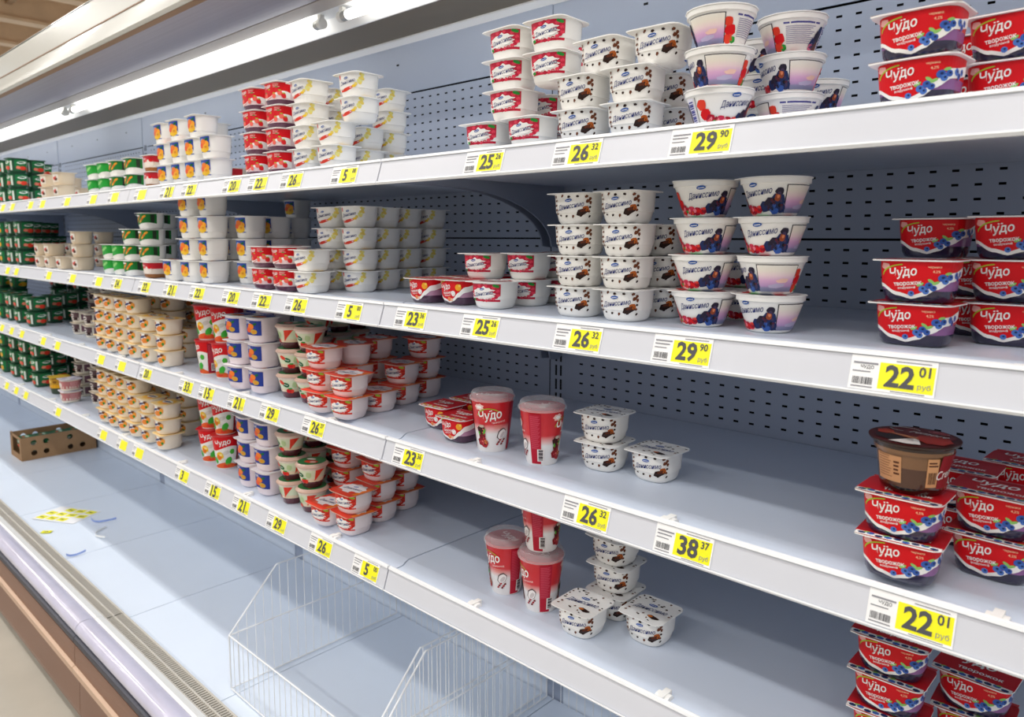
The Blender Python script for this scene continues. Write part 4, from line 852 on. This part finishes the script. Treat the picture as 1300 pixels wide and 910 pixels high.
# ------------------------------------------------------------------ price tags
m_paper = mat('tag_paper', 'f1f1f1', .5); m_yel = mat('tag_yellow', 'f2ee12', .5); m_dig = mat('tag_ink', '4a4a4e', .6); m_ink2 = mat('tag_ink_light', '8a8a90', .6)
TW, TH = .088, .0385
_tagm = {}
def tag_meshes(rub, kop, name):
    key = (rub, kop, name)
    if key in _tagm: return _tagm[key]
    mb = MB(); mb.box(-TW/2, TW/2, -.0004, .0004, 0, TH, m_paper); paper = mb.mesh('paper')
    A = Art(Flat(0, False)); A.base = .0005
    y0 = -TW/2+.031; A.rect(y0, TW/2-.0015, .003, TH-.006, m_yel, 0, 1); yel = A.build('yellow_field')
    A = Art(Flat(0, False)); A.base = .0009; x0 = -TW/2
    if name: A.text('ЧУДО', x0+.018, TH-.013, .014, m_dig, 0, .01)
    A.lines(x0+.003, x0+.029, TH-.0105, TH-.0065, 1, m_ink2, 0, .5); A.lines(x0+.003, x0+.022, TH-.0195, TH-.0165, 1, m_ink2, 0, .4)
    if not name: A.lines(x0+.003, x0+.026, TH-.015, TH-.011, 1, m_ink2, 0, .4)
    A.barcode(x0+.004, x0+.026, .006, .014, m_dig, 0, 16); A.lines(x0+.003, x0+.026, .002, .0045, 1, m_ink2, 0, .5)
    A.lines(y0+.016, TW/2-.006, TH-.0045, TH-.002, 1, m_ink2, 0, .4); A.lines(y0+.014, TW/2-.009, .0008, .0026, 1, m_ink2, 0, .5)
    code = A.build('small_print')
    parts = [('paper', paper), ('yellow_field', yel), ('small_print', code)]
    if rub:
        A = Art(Flat(0, False)); A.base = .001
        wd = .030 if len(rub) == 2 else .0135
        A.text(rub, y0+.0215 if len(rub) == 2 else y0+.018, .0185, wd, m_dig, 0, .03, 0, 0, 1.08)
        if kop: A.text(kop, y0+.0455, .0262, .0115, m_dig, 0, .02, 0, 0, 1.1)
        A.text('руб', y0+.0465, .0095, .0130, m_ink2, 0, .0)
        parts.append(('price', A.build('price')))
    _tagm[key] = parts
    return parts
TAGS = [
 [(3, '', ''), (15, '', ''), (38, '', ''), (53, '', ''), (84, '', ''), (117, '', ''), (144, '', ''), (178, '', ''), (212, '21', ''), (240, '22', ''), (294, '20', ''), (327, '22', ''), (370, '26', ''), (437, '5', '00'), (614, '25', '26'), (732, '26', '32'), (889, '29', '90')],
 [(9, '', ''), (20, '', ''), (61, '', ''), (91, '', ''), (124, '', ''), (148, '24', ''), (183, '22', ''), (216, '21', ''), (250, '22', ''), (293, '20', ''), (332, '22', ''), (376, '26', ''), (443, '5', '00'), (521, '23', '36'), (609, '25', '26'), (733, '26', '32'), (865, '29', '90'), (1132, '22', '01')],
 [(2, '', ''), (14, '', ''), (27, '', ''), (54, '', ''), (72, '', ''), (127, '', ''), (153, '', ''), (185, '20', ''), (236, '33', ''), (262, '15', ''), (300, '21', ''), (342, '29', ''), (398, '26', '27'), (518, '23', '36'), (743, '26', '32'), (867, '38', '37'), (1155, '22', '01')],
 [(8, '', ''), (20, '', ''), (32, '', ''), (73, '', ''), (130, '', ''), (155, '', ''), (175, '', ''), (231, '3', ''), (270, '15', ''), (306, '21', ''), (351, '29', ''), (407, '26', ''), (464, '5', '00')]]
for r, row in enumerate(TAGS):
    lastx = -99
    for i, (u, rub, kop) in enumerate(row):
        z = SZ[r]-.0425; x = x_at(u, .872, z+.02)
        if x-lastx < TW+.003: x = lastx+TW+.003
        lastx = x
        read = ('reading %s' % (rub+(' '+kop if kop else ''))) if rub else 'with faint print'
        lab = 'yellow price tag %s, %s from left on %s rail' % (read, ORD[i], ROWWORD[r])
        t = thing('price_tag', lab, 'price tag', (x, .8658, z+.0022), 0, '%s rail price tags' % ROWWORD[r])
        t.rotation_euler = (-math.atan2(.013, .0395), 0, 0)
        for pn, me in tag_meshes(rub, kop, kop == '01'): link(pn, me, t)

# ------------------------------------------------------------------ things lying on the deck
m_card = mat('cardboard', 'a37e58', .75, noise=.08, scale=9); m_card2 = mat('cardboard_inside', '86653f', .8)
bx = thing('cardboard_tray', 'brown cardboard tray with punched holes at the far end of the deck', 'box', (-4.545, 1.03, DECK+.0005))
def hole_wall(W_, H_, holes, name, loc, rz, th=.006):
    """cardboard wall in x-z plane with real round holes cut as dark-edged rings"""
    n = 16; mb = MB(); xs = sorted(set([0, W_]+[h[0]-.02 for h in holes]+[h[0]+.02 for h in holes])); zs = sorted(set([0, H_]+[h[1]-.02 for h in holes]+[h[1]+.02 for h in holes]))
    for a, b in zip(xs, xs[1:]):
        for c, d in zip(zs, zs[1:]):
            mx, mz = (a+b)/2, (c+d)/2; hh = [h for h in holes if abs(h[0]-mx) < .019 and abs(h[1]-mz) < .019]
            full = bool(hh)
            if not full:
                for yy in (0, th): mb.add([(a, yy, c), (b, yy, c), (b, yy, d), (a, yy, d)], [(0, 1, 2, 3)], m_card)
            else:
                hx, hz = hh[0]; sq = []
                for i in range(n):
                    t = 2*PI*i/n+PI/4; c_, s_ = math.cos(t), math.sin(t); k = .02/max(abs(c_), abs(s_)); sq.append((hx+c_*k, hz+s_*k))
                ci = [(hx+.0145*math.cos(2*PI*i/n+PI/4), hz+.0145*math.sin(2*PI*i/n+PI/4)) for i in range(n)]
                for yy in (0, th): mb.add([(x, yy, z) for x, z in sq]+[(x, yy, z) for x, z in ci], [(i, (i+1) % n, n+(i+1) % n, n+i) for i in range(n)], m_card)
                mb.add([(x, 0, z) for x, z in ci]+[(x, th, z) for x, z in ci], [(i, (i+1) % n, n+(i+1) % n, n+i) for i in range(n)], m_card2)
    mb.add([(0, 0, H_), (W_, 0, H_), (W_, th, H_), (0, th, H_)], [(0, 1, 2, 3)], m_card2); mb.add([(0, 0, 0), (0, th, 0), (0, th, H_), (0, 0, H_)], [(0, 1, 2, 3)], m_card2); mb.add([(W_, 0, 0), (W_, th, 0), (W_, th, H_), (W_, 0, H_)], [(0, 1, 2, 3)], m_card2)
    return link(name, mb.mesh(name), bx, loc, rz)
BD, BW, BH = .365, .20, .125
hole_wall(BD, BH, [(.06, .092), (.118, .092), (.06, .036), (.118, .036), (.235, .092), (.235, .036), (.295, .036)], 'side_wall', (0, 0, 0), PI/2)
hole_wall(BD, BH, [(.06, .092), (.118, .092), (.06, .036), (.118, .036), (.235, .092), (.235, .036), (.295, .036)], 'side_wall', (-BW, 0, 0), PI/2)
mb = MB(); mb.box(-BW, -.006, 0, .005, 0, .03, m_card); mb.box(-.03, -.006, 0, .005, .03, BH-.01, m_card); mb.box(-BW+.006, -BW+.03, 0, .005, .03, BH+.008, m_card); mb.box(-BW+.006, -.006, 0, .005, BH-.012, BH, m_card); link('end_wall', mb.mesh('end_wall'), bx)
mb = MB(); mb.box(-BW, -.006, BD-.005, BD, 0, BH, m_card); link('end_wall', mb.mesh('end_wall'), bx)
mb = MB(); mb.box(-BW+.006, -.006, .005, BD-.005, 0, .004, m_card2); link('bottom', mb.mesh('bottom'), bx)
kk = KIND['dkgreen']
for i in range(4):
    for j in range(2):
        t = thing('green_yogurt_cup', 'dark green cup in the cardboard tray, %s from front, %s from the right side' % (ORD[i], ORD[j]), 'yogurt cup', (-4.545-.055-j*.0815, 1.03+.055+i*.0815, DECK+.0055+.032), 0, 'green cups in the cardboard tray')
        for pn, me in kk['parts']: link(pn, me, t)
t = thing('price_label_sheet', 'white sheet of yellow price labels lying on the bottom deck', 'label sheet', (-3.52, .948, DECK+.0004), math.radians(28))
mb = MB(); mb.box(-.11, .11, -.075, .075, 0, .0008, m_paper); link('sheet', mb.mesh('sheet'), t)
rnd = random.Random(4)
for i in range(4):
    for j in range(3):
        if (i, j) in ((0, 2), (3, 0)): continue
        mb = MB(); mb.box(-.021, .021, -.016, .016, 0, .0006, m_yel); mb.box(-.012, .010, -.003, .003, .0006, .0008, m_dig)
        link('sticker', mb.mesh('sticker'), t, (-.08+i*.053, -.048+j*.048, .0009+.0004*((i+j) % 2)), rnd.uniform(-.2, .2))
m_blue = mat('blue_strip', '8fa6e2', .3)
for i, (u, v, a, ln, m, w_) in enumerate(((124, 664, .5, .13, m_blue, 'curled blue plastic strip lying on the deck beside the label sheet'), (121, 680, -.35, .15, m_white, 'curled white plastic strip on the deck in front of the blue strip'), (83, 710, .9, .07, m_blue, 'short blue plastic scrap on the deck edge by the grille'))):
    p = on_z(u, v, DECK); mb = MB(); n = 12; vs_ = []; c, s_ = math.cos(a), math.sin(a)
    p.y = max(p.y, .83)
    for k in range(n+1):
        q = k/n-.5; x = q*ln; y = .25*ln*q*q*4; vs_ += [(x*c-y*s_, x*s_+y*c, .0005+.012*(q+.5)**2), (x*c-y*s_, x*s_+y*c, .008+.012*(q+.5)**2)]
    mb.add(vs_, [(2*k, 2*k+2, 2*k+3, 2*k+1) for k in range(n)], m); o = link('plastic_strip', mb.mesh('plastic_strip'), None, (p.x, p.y, DECK), 0, label=w_, category='plastic strip')
    md = o.modifiers.new('thickness', 'SOLIDIFY'); md.thickness = .0012
p = on_z(59, 675, DECK); mb = MB(); mb.box(-.02, .02, -.012, .012, 0, .0008, m_yel); mb.box(-.01, .008, -.003, .003, .0008, .001, m_dig); link('loose_price_label', mb.mesh('loose_price_label'), None, (p.x, max(p.y, .81), DECK+.0003), .8, label='single loose yellow price label on the deck near the grille', category='price label')
